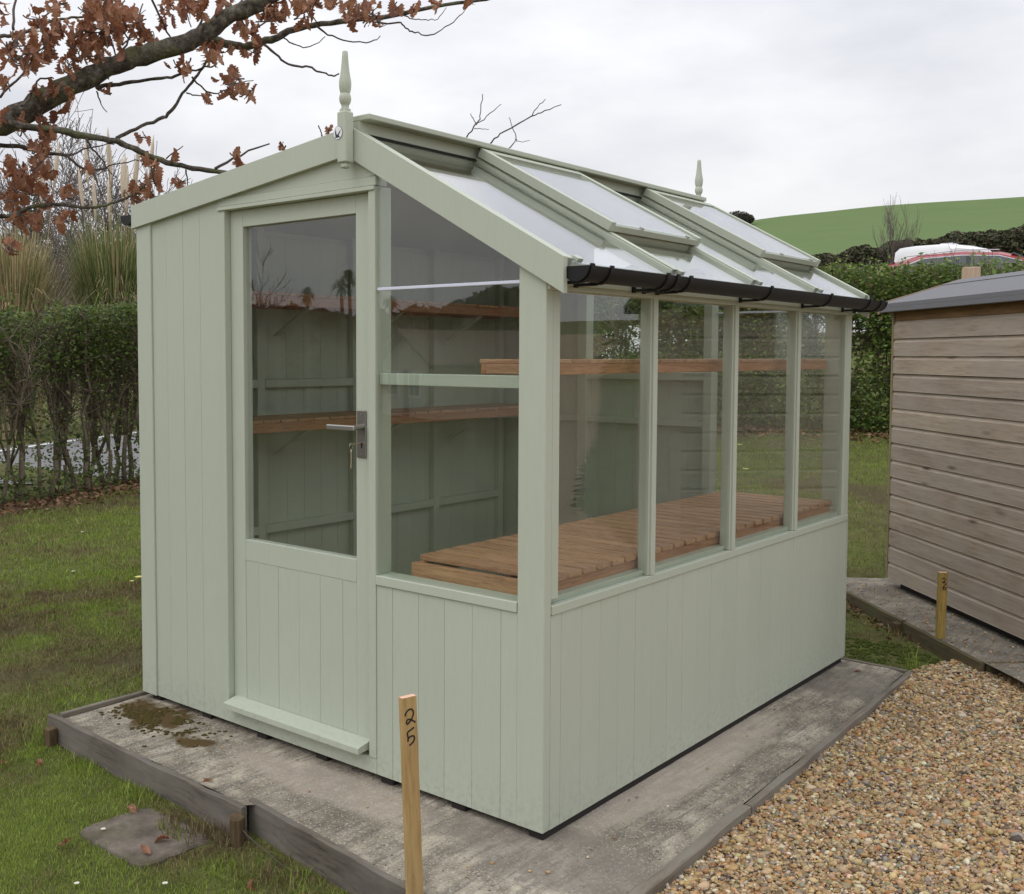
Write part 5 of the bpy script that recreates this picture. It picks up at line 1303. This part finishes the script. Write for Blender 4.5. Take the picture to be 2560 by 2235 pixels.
# distant trees at the end of the hill
for i, (u, v_, d, rr) in enumerate(((1843, 548, 215, 2.3), (1862, 548, 217, 1.6))):
    p = pix(u, v_, d); n = 2600
    q = rng.normal(0, 1, (n, 3)); q /= np.linalg.norm(q, axis=1, keepdims=True); q *= rng.uniform(0.3, 1, (n, 1)) ** 0.5 * rr * np.array([1.2, 1.2, 0.7])
    t = thing('distant_tree', ('larger', 'smaller')[i] + ' of two dark distant trees at the end of the hill', 'tree', (p.x, p.y, p.z - rr), 'trees on the hill')
    V_, F_, C_ = leafcloud(p.x + q[:, 0], p.y + q[:, 1], p.z + q[:, 2] * 1.0, 0.30, np.array([(0.05, 0.05, 0.035), (0.07, 0.06, 0.045)]))
    link('crown', fast_mesh('crown', V_, F_, LITTER, C_), None, t, kind='stuff')
    MB().tube([(p.x, p.y, float(hill_z(np.array(d * 1.0), np.array(math.degrees(math.atan2(p.x - 1.72, p.y + 2.41))))) - 1.5), (p.x, p.y, p.z)], [0.35, 0.2], 6).build('trunk', TWIG, t)
# dark hedgerow at the foot of the hill
NH = 110000; az = rng.uniform(-34, 0, NH); hr = rng.uniform(0, 1, NH) ** 0.7
ell = np.interp(az, [-40, -26, -21.8, -19.5, -17.5, -15.5, -12, 4], [3.6, 4.6, 5.05, 5.55, 5.75, 6.0, 6.3, 6.5]) + (vnoise(az, az * 0, 1.6, 2) - 0.5) * 0.34 + (vnoise(az, az * 0, 6, 2) - 0.5) * 0.14
dd = 58 + rng.normal(0, 0.9, NH)
zt = 1.37 + dd * np.tan(np.radians(ell)); zb = 1.37 + dd * math.tan(R(3.4))
x = 1.72 + dd * np.sin(np.radians(az)); y = -2.41 + dd * np.cos(np.radians(az)); z = zb + hr * (zt - zb)
V_, F_, C_ = leafcloud(x, y, z, 0.17, np.array([(0.060, 0.066, 0.034), (0.090, 0.075, 0.050), (0.125, 0.096, 0.072), (0.055, 0.078, 0.030)]), [0.35, 0.3, 0.15, 0.2])
o = link('hedgerow', fast_mesh('hedgerow', V_, F_, LITTER, C_), None, kind='stuff'); tag(o, 'dark wintry hedgerow along the foot of the hill', 'hedgerow')

# ================================================================== OAK with brown leaves
k = NM('oak_bark'); v = k.coord(); n1 = k.noise(v, 26, 5, 0.65); n2 = k.noise(v, 7, 4); n3 = k.noise(v, 60, 3)
c = k.ramp(n1, [(0.32, (0.035, 0.028, 0.022)), (0.52, (0.115, 0.100, 0.080)), (0.70, (0.24, 0.225, 0.19))])
c = k.mix(k.math('MULTIPLY', k.ramp(n2, [(0.52, (0, 0, 0)), (0.66, (1, 1, 1))]), 0.65), c, (0.155, 0.165, 0.075))
c = k.mix(k.math('MULTIPLY', k.ramp(n3, [(0.62, (0, 0, 0)), (0.72, (1, 1, 1))]), 0.6), c, (0.30, 0.31, 0.27))
OAKB = k.fin(c, 0.95, k.bump(n1, 1.0, 0.02), 0, 0.15)
OAKT = plain('oak_twig', (0.085, 0.066, 0.056), 0.85, var=0.3)
k = NM('dead_oak_leaf'); v = k.coord((1, 1, 1), rnd=9.0); f_ = k.noise(v, 22, 4); rr = k.rnd()
rr = k.math('FRACT', k.math('ADD', rr, k.math('MULTIPLY', k.noise(k.coord(), 7, 2), 1.6)))
c = k.ramp(rr, [(0.0, (0.15, 0.052, 0.028)), (0.35, (0.26, 0.100, 0.052)), (0.7, (0.38, 0.170, 0.095)), (1.0, (0.50, 0.29, 0.18))]); c = k.mix(k.math('MULTIPLY', f_, 0.55), c, (0.20, 0.085, 0.045))
OAKL = k.fin(c, 0.55, None, 0, 0.35, trans=0.35)
D0 = 5.6
trunk_p = pix(-420, 900, 5.9)
oak = thing('oak_tree', 'oak tree with lichen grey limb and clinging brown leaves at upper left', 'tree', (trunk_p.x, trunk_p.y, float(gz(trunk_p.x, trunk_p.y))))
Z8 = lambda pts, dists=None: pts
def px_path(pts, sc, ox, oy, d0, d1=None):
    n_ = len(pts); d1 = d0 if d1 is None else d1
    return [pix(ox + x * sc, oy + y * sc, d0 + (d1 - d0) * i / max(1, n_ - 1)) for i, (x, y) in enumerate(pts)]
def smooth_path(P_, m_=4, amp=0.004, r_=random.Random(5)):
    o_ = []
    for i in range(len(P_) - 1):
        p0 = P_[max(i - 1, 0)]; p1 = P_[i]; p2 = P_[i + 1]; p3 = P_[min(i + 2, len(P_) - 1)]
        for q in range(m_):
            s = q / m_
            o_.append(0.5 * ((2 * p1) + (p2 - p0) * s + (2 * p0 - 5 * p1 + 4 * p2 - p3) * s * s + (3 * p1 - p0 - 3 * p2 + p3) * s ** 3) + Vector((r_.gauss(0, amp), r_.gauss(0, amp), r_.gauss(0, amp))))
    o_.append(P_[-1]); return o_
def limb(name, pts, sc, ox, oy, d0, d1, w0, w1, n=6, mat=OAKB, amp=0.004, parent=None):
    P_ = smooth_path(px_path(pts, sc, ox, oy, d0, d1), 4, amp)
    m_ = len(P_); rad = [((w0 + (w1 - w0) * i / (m_ - 1)) * sc) * D0 / FPX / 2 * random.uniform(0.9, 1.1) for i in range(m_)]
    MB().tube(P_, rad, n).build(name, mat, parent or oak, smooth=True); return P_
A = .4464
T0 = Vector((trunk_p.x, trunk_p.y, float(gz(trunk_p.x, trunk_p.y)) - 0.1)); J = pix(-330, 470, 5.8)
MB().tube(smooth_path([T0, T0.lerp(J, 0.35), T0.lerp(J, 0.7) + Vector((0.03, 0.02, 0)), J, J + Vector((-0.25, 0.1, 0.9)), J + Vector((-0.4, 0.3, 2.0))], 4, 0.01), [0.20 - 0.0055 * i for i in range(21)], 12).build('trunk', OAKB, oak, smooth=True)
limb('limb', [(-740, 1050), (-400, 880), (-100, 745), (100, 648), (250, 560), (450, 450), (650, 352), (850, 290), (1050, 228), (1200, 150), (1400, 40), (1600, -70), (1800, -190)], A, 0, 0, 5.8, 5.5, 132, 76, 12, amp=0.005)
limb('limb', [(1790, -183), (1990, -300), (2230, -400), (2480, -520), (2700, -690)], A, 0, 0, 5.5, 5.6, 72, 16, 9, amp=0.006)
limb('branch', [(2200, -385), (2420, -380), (2650, -330), (2850, -350)], A, 0, 0, 5.55, 5.8, 30, 8, 6)
limb('branch', [(1410, 1008), (1650, 1060), (2000, 1090), (2350, 1060), (2600, 960), (2740, 900)], A, 0, 0, 5.75, 6.45, 24, 12, 6)
SECT = [
 ('branch', [(60, 690), (130, 708), (330, 730), (500, 765), (650, 790), (760, 840), (860, 880), (960, 915), (1080, 940), (1250, 966), (1420, 1010)], 40, 24),
 ('branch', [(655, 778), (760, 720), (890, 668), (960, 620), (1020, 530), (1090, 440), (1150, 350), (1200, 265)], 22, 13),
 ('branch', [(540, 495), (600, 475), (700, 465), (850, 445), (960, 430), (1050, 400), (1150, 380), (1210, 368)], 26, 8),
 ('branch', [(1180, 215), (1290, 252), (1400, 255), (1520, 215), (1650, 165), (1800, 132), (2016, 110), (2230, 78), (2400, 42), (2620, 10), (2800, -20)], 52, 16),
 ('branch', [(-200, 800), (0, 815), (130, 825), (250, 855), (380, 873)], 26, 18),
 ('twig', [(380, 873), (450, 930), (520, 955), (640, 920), (780, 900)], 15, 5),
 ('twig', [(380, 873), (500, 828), (640, 810)], 12, 5),
 ('twig', [(487, 780), (520, 840), (570, 890), (600, 950), (660, 992)], 13, 4),
 ('branch', [(-150, 1230), (0, 1213), (60, 1203), (200, 1155), (330, 1145), (500, 1160), (620, 1140), (740, 1095), (820, 1030), (862, 975), (860, 920)], 26, 9),
 ('branch', [(-120, 230), (0, 205), (100, 190), (280, 120), (400, 100), (540, 97)], 24, 12),
 ('twig', [(1205, 945), (1350, 865), (1510, 805)], 16, 8), ('twig', [(1040, 945), (1050, 1040)], 9, 5), ('twig', [(930, 885), (1025, 818)], 9, 5),
 ('twig', [(70, 170), (80, 60), (95, -40)], 16, 12), ('twig', [(480, 0), (560, 110), (600, 200), (660, 330)], 12, 9), ('twig', [(1130, -20), (1135, 90), (1090, 190), (1050, 240)], 16, 12),
 ('twig', [(840, -20), (900, 110), (960, 220)], 14, 9), ('twig', [(1240, 120), (1330, 30), (1400, -40)], 12, 8), ('twig', [(1040, 520), (1100, 535), (1160, 535)], 9, 5), ('twig', [(1075, 430), (1140, 500), (1220, 520), (1330, 470), (1420, 450)], 12, 5),
 ('twig', [(540, 510), (560, 570), (600, 628)], 9, 4), ('twig', [(0, 540), (120, 420), (200, 300), (240, 180)], 14, 8), ('twig', [(120, 600), (160, 560), (210, 450), (300, 440)], 16, 8), ('twig', [(640, 340), (700, 250), (760, 130), (800, 20)], 14, 8),
 ('twig', [(1480, 250), (1560, 320), (1640, 365), (1740, 380), (1810, 410), (1870, 422), (1898, 412)], 15, 8),
 ('twig', [(1590, 215), (1660, 255), (1740, 262), (1820, 205)], 9, 5), ('twig', [(1770, 145), (1840, 190), (1950, 232), (2080, 236), (2130, 200)], 12, 5),
 ('twig', [(2095, 122), (2170, 132), (2245, 128), (2280, 165), (2340, 185), (2430, 192), (2515, 140), (2590, 75), (2610, 35)], 12, 4), ('twig', [(2255, 88), (2310, 108), (2380, 112), (2450, 104), (2500, 42)], 8, 4), ('twig', [(1790, 130), (1720, 60), (1800, -10)], 9, 5),
 ('twig', [(1780, 700), (1800, 750), (1806, 760)], 8, 5)]
for nm, pts, w0, w1 in SECT:
    d_ = D0 + random.uniform(-0.15, 0.35)
    limb(nm, pts, A, 0, 0, d_, d_ + 0.1, w0, w1, 7 if nm == 'branch' else 5, OAKB if w0 > 19 else OAKT, 0.003)
B = 0.390625
for pts, w0, w1 in (([(900, 420), (940, 360), (1000, 285), (1025, 230), (1040, 90)], 14, 6), ([(1005, 275), (1090, 215), (1160, 155)], 8, 5), ([(1000, 285), (985, 250), (965, 215)], 8, 6), ([(990, 315), (1035, 314), (1080, 316)], 6, 4),
                    ([(1040, 470), (1100, 400), (1180, 330), (1350, 235), (1440, 200), (1545, 158)], 14, 6), ([(1360, 230), (1395, 170), (1443, 122)], 8, 5), ([(1180, 470), (1215, 430), (1255, 378), (1235, 310), (1210, 240)], 10, 5), ([(1255, 385), (1300, 396), (1345, 385)], 6, 3)):
    limb('twig', pts, B, 800, 200, 6.4, 6.5, w0, w1, 5, OAKT, 0.003)
for pts in ([(2590, 965), (2500, 880), (2560, 815), (2592, 790)], [(2740, 900), (2750, 880), (2740, 860)], [(2740, 900), (2840, 890), (2850, 862)]): limb('twig', pts, A, 0, 0, 6.45, 6.45, 12, 9, 5, OAKT, 0.002)

# oak leaf meshes: lobed outline, folded and curled
def oak_leaf(seed):
    r_ = random.Random(seed); n = 7; L_ = 1.0; left = []; right = []; mid = []
    prof = [0.05, 0.17, 0.12, 0.26, 0.17, 0.30, 0.19, 0.27, 0.13, 0.15, 0.0]
    K = len(prof); curl = r_.uniform(0.8, 2.6) * r_.choice((1, 1, -1)); fold = r_.uniform(0.2, 1.3); tw = r_.uniform(-1.5, 1.5)
    vs_ = []; fs = []
    for i in range(K):
        t = i / (K - 1); th = curl * (t - 0.3)
        y_ = t - 0.12 * th * th; z_ = -0.42 * th * t + r_.gauss(0, 0.012)
        for sg in (-1, 0, 1):
            w_ = prof[i] * r_.uniform(0.85, 1.15) * sg
            zz = z_ + abs(w_) * fold + r_.gauss(0, 0.02) * abs(sg); a = tw * t
            vs_.append((w_ * math.cos(a) - zz * math.sin(a) * 0.5, y_, zz * math.cos(a) + w_ * math.sin(a)))
    for i in range(K - 1):
        a = i * 3; fs += [(a, a + 1, a + 4, a + 3), (a + 1, a + 2, a + 5, a + 4)]
    me = bpy.data.meshes.new('oak_leaf'); me.from_pydata(vs_, [], fs); me.update(); me.materials.append(OAKL)
    for p in me.polygons: p.use_smooth = True
    return me
LM = [oak_leaf(s) for s in range(16)]
TWG = MB()
CL = [(210, 110, 60, 4), (310, 40, 60, 6), (100, 220, 70, 7), (60, 320, 60, 7), (180, 300, 90, 12), (270, 230, 70, 10), (330, 170, 60, 7), (450, 180, 70, 9), (500, 240, 80, 11), (430, 300, 70, 9), (390, 370, 60, 7), (560, 330, 60, 7), (590, 180, 80, 10), (680, 120, 80, 10),
      (740, 200, 70, 7), (640, 60, 70, 8), (560, 40, 70, 7), (780, 110, 50, 4), (930, 60, 60, 7), (1050, 50, 70, 8), (1130, 20, 60, 6), (1250, 30, 60, 5), (1030, 380, 60, 5), (1180, 310, 70, 8), (1250, 280, 50, 4), (1380, 160, 60, 7), (1450, 250, 40, 3), (1400, 290, 40, 3), (1520, 80, 70, 8), (1600, 60, 50, 4),
      (1700, 70, 65, 7), (1760, 20, 40, 4), (1960, 60, 60, 5), (1310, 450, 60, 7), (1290, 520, 50, 5), (1380, 530, 45, 5), (1170, 545, 25, 2), (600, 525, 18, 1), (250, 510, 50, 4), (350, 520, 40, 3), (240, 680, 50, 5), (270, 740, 50, 5), (130, 715, 40, 3), (20, 680, 40, 4), (370, 600, 15, 1),
      (790, 770, 28, 2), (970, 885, 20, 1), (1330, 895, 38, 4), (1590, 825, 14, 1), (1840, 735, 12, 1), (800, 880, 30, 2), (835, 905, 25, 2), (500, 935, 12, 1), (210, 820, 40, 5), (50, 930, 60, 7), (130, 980, 60, 7), (210, 930, 55, 6), (250, 970, 40, 4), (100, 1080, 70, 8), (230, 1090, 60, 7),
      (380, 1100, 35, 3), (50, 1120, 50, 6), (110, 1220, 60, 7), (200, 1240, 50, 6), (360, 1230, 50, 6), (60, 1385, 40, 4), (860, 990, 50, 6), (830, 1070, 60, 7), (740, 1100, 50, 6), (1000, 1020, 28, 2),
      (1690, 30, 50, 5), (2010, 50, 50, 6), (2080, 80, 60, 8), (1960, 110, 35, 3), (2220, 45, 35, 4), (2340, 60, 25, 2), (2440, 20, 25, 3), (2640, 10, 18, 2), (1860, 25, 30, 3), (20, 60, 50, 3), (150, 380, 60, 6), (40, 460, 50, 5), (480, 60, 60, 5), (860, 200, 40, 3)]
leaves = []
lr = random.Random(99)
for (cx, cy, rr_, n_) in CL:      # fine twiglets that carry each leaf cluster
    for i in range(max(1, n_ // 2)):
        d_ = D0 + lr.gauss(0.03, 0.12); a_ = lr.uniform(0, 6.28); l_ = rr_ * lr.uniform(0.7, 1.5)
        p0 = (cx + l_ * math.cos(a_), cy + l_ * math.sin(a_)); p1 = (cx + lr.gauss(0, rr_ * 0.2), cy + lr.gauss(0, rr_ * 0.2)); p2 = (cx - l_ * 0.8 * math.cos(a_ + lr.gauss(0, 0.6)), cy - l_ * 0.8 * math.sin(a_ + lr.gauss(0, 0.6)))
        TWG.tube(smooth_path(px_path([p0, p1, p2], A, 0, 0, d_, d_ + 0.05), 3, 0.002), [0.0042 - 0.0004 * q for q in range(7)], 4)
TWG.build('twiglets', OAKT, oak, kind='stuff')
for (cx, cy, rr_, n_) in CL:
    for i in range(int(n_ * 1.7 + 0.4)):
        u = (cx + lr.gauss(0, rr_ * 0.56)) * A; v_ = (cy + lr.gauss(0, rr_ * 0.56)) * A
        d_ = D0 + lr.gauss(0.05, 0.16)
        leaves.append((pix(u, v_, d_), lr.uniform(0.054, 0.098)))
leaves.sort(key=lambda q: -q[1])
def leaf_matrix(p, s):
    down = Vector((lr.gauss(0, 0.55), lr.gauss(0, 0.55), -1)).normalized()
    q = down.to_track_quat('Y', 'Z').to_matrix().to_4x4() @ Matrix.Rotation(lr.uniform(0, 6.28), 4, 'Y')
    return Matrix.Translation(p - down * s * 0.5) @ q @ Matrix.Scale(s, 4)
VV = []; FF = []; off = 0
for i, (p, s) in enumerate(leaves):
    me = LM[i % len(LM)]; M_ = leaf_matrix(p, s)
    if i < 300:
        o = bpy.data.objects.new('leaf', me); COL.objects.link(o); o.parent = oak; o.matrix_parent_inverse = Matrix.Translation(-PLOC[oak.name]); o.matrix_basis = M_
    else:
        for v_ in me.vertices: VV.append((M_ @ v_.co)[:])
        for p_ in me.polygons: FF.append(tuple(j + off for j in p_.vertices))
        off += len(me.vertices)
me = bpy.data.meshes.new('leaves'); me.from_pydata(VV, [], FF); me.update(); me.materials.append(OAKL)
o = bpy.data.objects.new('leaves', me); COL.objects.link(o); o.parent = oak; o.matrix_parent_inverse = Matrix.Translation(-PLOC[oak.name]); o['kind'] = 'stuff'

# ---- fallen leaves, each one its own
FALL = [(-1.93, -0.49, 'on the grass below the left end of the edging'), (-2.02, -0.58, 'on the grass furthest left before the edging'), (-1.075, -0.352, 'lying on the slab behind the front edging'), (-1.30, -0.52, 'on the grass above the paving flag'), (-0.965, -0.66, 'on the near edge of the paving flag'),
        (-0.62, -0.55, 'on the grass right of the paving flag'), (-0.435, -0.535, 'large and curled against the foot of the edging'), (-1.24, -0.80, 'on the grass left of the paving flag'), (-2.62, 0.55, 'on the lawn beside the shed corner'), (-3.4, 1.9, 'in the middle of the left lawn'), (-3.0, 1.2, 'on the left lawn nearer the shed'), (0.10, 2.22, 'on the slab near its far right corner'), (-1.0, -0.57, 'in the middle of the paving flag')]
for i, (x, y, lb) in enumerate(FALL):
    on_slab = in_slab(np.array([x]), np.array([y]))[0]
    z = SLZ + 0.008 if on_slab else float(gz(x, y)) + 0.016
    o = bpy.data.objects.new('fallen_leaf', LM[(i * 3) % len(LM)]); COL.objects.link(o)
    s = 0.048 if 'large' not in lb else 0.075
    if 'flag' in lb and ('middle' in lb or 'near edge' in lb): z += 0.004
    if x < -2.5: s = 0.075
    o.matrix_world = Matrix.Translation((x, y, z)) @ Euler((random.uniform(-0.3, 0.3), random.uniform(-0.3, 0.3), random.uniform(0, 6.28))).to_matrix().to_4x4() @ Matrix.Scale(s, 4)
    tag(o, 'fallen brown oak leaf ' + lb, 'leaf', 'fallen oak leaves')

# ---- daisies and primroses
PETW = plain('daisy_petal', (0.85, 0.85, 0.84), 0.6); YOLK = plain('daisy_eye', (0.75, 0.50, 0.05), 0.7); PRIM = plain('primrose_petal', (0.80, 0.76, 0.32), 0.6); STEMG = plain('flower_stem', (0.08, 0.15, 0.03), 0.7)
def flower(name, label, cat, grp, x, y, h, r_, petal, npet):
    z = float(gz(x, y)); t = thing(name, label, cat, (x, y, z), grp)
    MB().tube([(x, y, z - 0.01), (x + 0.003, y, z + h * 0.6), (x, y, z + h)], 0.0016, 4).build('stem', STEMG, t)
    mb = MB(); ph = random.uniform(0, 1)
    for i in range(npet):
        a = 2 * math.pi * i / npet + ph; b = math.pi / npet * 0.9; c0_ = (x, y, z + h)
        mb.add([(x + r_ * 0.2 * math.cos(a), y + r_ * 0.2 * math.sin(a), z + h), (x + r_ * 0.8 * math.cos(a - b), y + r_ * 0.8 * math.sin(a - b), z + h + r_ * 0.25), (x + r_ * math.cos(a), y + r_ * math.sin(a), z + h + r_ * 0.2), (x + r_ * 0.8 * math.cos(a + b), y + r_ * 0.8 * math.sin(a + b), z + h + r_ * 0.25)], [(0, 1, 2, 3)])
    mb.build('petals', petal, t)
    MB().tube([(x, y, z + h), (x, y, z + h + r_ * 0.2)], [r_ * 0.32, r_ * 0.2], 8).build('eye', YOLK, t)
DA = [(-0.985, -0.885, 'at the bottom left beside the paving flag'), (-0.80, -0.72, 'right of the paving flag near corner'), (-1.22, -0.66, 'beside the left corner of the paving flag'), (-4.3, 1.0, 'in the middle of the left lawn'), (-5.6, 3.3, 'on the left lawn near the shed wall'), (-6.0, 3.45, 'on the left lawn close to the hedge foot'), (-5.4, 1.7, 'at the left of the far lawn'), (-5.1, 2.5, 'halfway up the left lawn')]
for x, y, lb in DA: flower('daisy', 'small white daisy ' + lb, 'flower', 'daisies in the lawn', x, y, 0.018, 0.008 if x > -2 else 0.013, PETW, 11)
for i, (u, v_, lb) in enumerate(((348, 1468, 'pale yellow primrose beside the shed on the left lawn'), (330, 1476, 'small yellow primrose bud left of the larger one'))):
    d_ = fw + rt2 * ((u - PX) / FPX) - up2 * ((v_ - PY) / FPX); t_ = (0.0 - CAM.z) / d_.z; q = CAM + d_ * t_
    flower('primrose', lb, 'flower', 'primroses', q.x, q.y, 0.04, 0.026 - 0.012 * i, PRIM, 5)
for dx, dy, lb in ((-3.4, 6.9, 'leftmost'), (-3.1, 6.55, 'second from left'), (-2.75, 6.75, 'middle'), (-2.42, 6.5, 'rightmost'), (-3.05, 7.7, 'farthest')):
    flower('primrose', lb + ' of the yellow primroses on the back lawn seen through the side panes', 'flower', 'primroses on the back lawn', dx, dy, 0.07, 0.035, PRIM, 5)

# ================================================================== ACROSS THE CAR PARK (mirrored in the front glass)
def mir(u, r_):   # a place the front glazing mirrors
    d_ = fw + rt2 * ((u - PX) / FPX); l_ = math.hypot(d_.x, d_.y); return Vector((CAM.x + d_.x / l_ * r_, -CAM.y - d_.y / l_ * r_, 0))
BR = random.Random(17)
n = 26000; uu = rng.uniform(300, 1600, n); P_ = np.array([mir(u, 36 + rng.normal(0, 0.8))[:] for u in uu])
topz = 1.37 + 36 * np.tan(np.radians(np.interp(uu, [300, 620, 760, 950, 1050, 1300, 1600], [2.6, 2.55, 2.35, 2.3, 2.6, 3.6, 4.2]) + (vnoise(uu, uu * 0, 0.03, 5) - 0.5) * 0.8))
z = -0.6 + rng.uniform(0, 1, n) ** 0.8 * (topz + 0.6)
V_, F_, C_ = leafcloud(P_[:, 0], P_[:, 1], z, 0.42, np.array([(0.035, 0.05, 0.02), (0.05, 0.065, 0.025), (0.06, 0.05, 0.03)]))
o = link('boundary_shrubbery', fast_mesh('boundary_shrubbery', V_, F_, LITTER, C_), None, kind='stuff'); tag(o, 'dark shrubbery across the car park mirrored in the door glass', 'shrubbery')
PALMG = plain('palm_leaf', (0.07, 0.10, 0.035), 0.6)
for i, (u, h, cr, lb) in enumerate(((763, 3.60, 0.40, 'cabbage palm mirrored in the middle of the door glass'), (852, 3.85, 0.40, 'cabbage palm mirrored at the right of the door glass'), (870, 4.15, 0.40, 'tallest cabbage palm mirrored beside the door stile'), (690, 2.95, 0.36, 'low cabbage palm mirrored at the left of the door glass'), (975, 3.4, 0.36, 'cabbage palm mirrored at the left of the front window'))):
    q = mir(u, 33); z0 = float(gz(q.x, q.y)); ht = h
    t = thing('cabbage_palm', lb, 'palm', (q.x, q.y, z0), 'cabbage palms across the car park')
    MB().tube([(q.x, q.y, z0 - 0.2), (q.x + 0.1, q.y, z0 + ht * 0.5), (q.x, q.y, z0 + ht)], [0.08, 0.06, 0.05], 7).build('trunk', TWIG, t)
    mb = MB()
    for j in range(70):
        d_ = Vector((BR.gauss(0, 1), BR.gauss(0, 1), BR.gauss(0.35, 0.7))).normalized(); c_ = Vector((q.x, q.y, z0 + ht)); s_ = d_.cross(Vector((0, 0, 1))).normalized() * 0.035
        m_ = c_ + d_ * cr * 0.55; e_ = c_ + d_ * cr + Vector((0, 0, -0.12))
        mb.add([c_ - s_, c_ + s_, m_ + s_, m_ - s_, e_], [(0, 1, 2, 3), (3, 2, 4)])
    mb.build('crown', PALMG, t)
# bungalow
q = mir(1015, 30); ang = R(20); z0 = float(gz(q.x, q.y))
bung = thing('bungalow', 'cream rendered bungalow across the car park, mirrored in the front window', 'house', (q.x, q.y, z0))
RENDER = plain('cream_render', (0.62, 0.57, 0.46), 0.9, var=0.1); TILE = plain('roof_tile', (0.16, 0.11, 0.09), 0.9, var=0.25)
HT = lambda p: (q.x + p[0] * math.cos(ang) - p[1] * math.sin(ang), q.y + p[0] * math.sin(ang) + p[1] * math.cos(ang), z0 + p[2])
MB().prism([(-1.6, -0.2), (1.6, -0.2), (1.6, 1.55), (0, 2.35), (-1.6, 1.55)], 1, -4.0, 0.0).tf(HT).build('wall', RENDER, bung)
for sg in (-1, 1): MB().prism([(0.0 + sg * 0.001, 2.38), (sg * 1.95, 1.40), (sg * 1.95, 1.50), (sg * 0.001, 2.49)], 1, -4.3, 0.3).tf(HT).build('roof', TILE, bung)
for x_ in (-0.85, 0.55):
    wdw = MB().cbox(x_ - 0.38, x_ + 0.38, 0.002, 0.06, 0.55, 1.30, 0.01).tf(HT).build('window', WHITEP, bung)
    MB().box(x_ - 0.31, x_ - 0.02, 0.061, 0.066, 0.62, 1.24).box(x_ + 0.02, x_ + 0.31, 0.061, 0.066, 0.62, 1.24).tf(HT).build('pane', CARGLASS, wdw)
MB().cbox(-0.16, 0.12, 0.002, 0.05, -0.1, 1.35, 0.01).tf(HT).build('door', plain('house_door', (0.12, 0.08, 0.06), 0.5), bung)
# bare bush mirrored at the left of the door glass
q = mir(628, 31); bare_tree('bare shrub mirrored at the left edge of the door glass', q.x, q.y, 4.6, 91, 0, 5, 0.05, None, 1.4, 'bare_shrub')

# dry twig caught along the front edging
def gpt(u, v_, z):
    d_ = fw + rt2 * ((u - PX) / FPX) - up2 * ((v_ - PY) / FPX); return CAM + d_ * ((z - CAM.z) / d_.z)
tw_ = [gpt(300 + a * .5497, 1250 + b * .5497, zz) for a, b, zz in ((540, 1490, -0.075), (600, 1545, -0.095), (680, 1610, -0.11), (760, 1678, -0.12), (830, 1702, -0.125), (880, 1716, -0.128))]
o = MB().tube(smooth_path(tw_, 4, 0.001), [0.0022 - 0.00007 * i for i in range(21)], 5).build('dry_twig', OAKT)
tag(o, 'thin dry twig leaning along the foot of the front edging', 'twig')
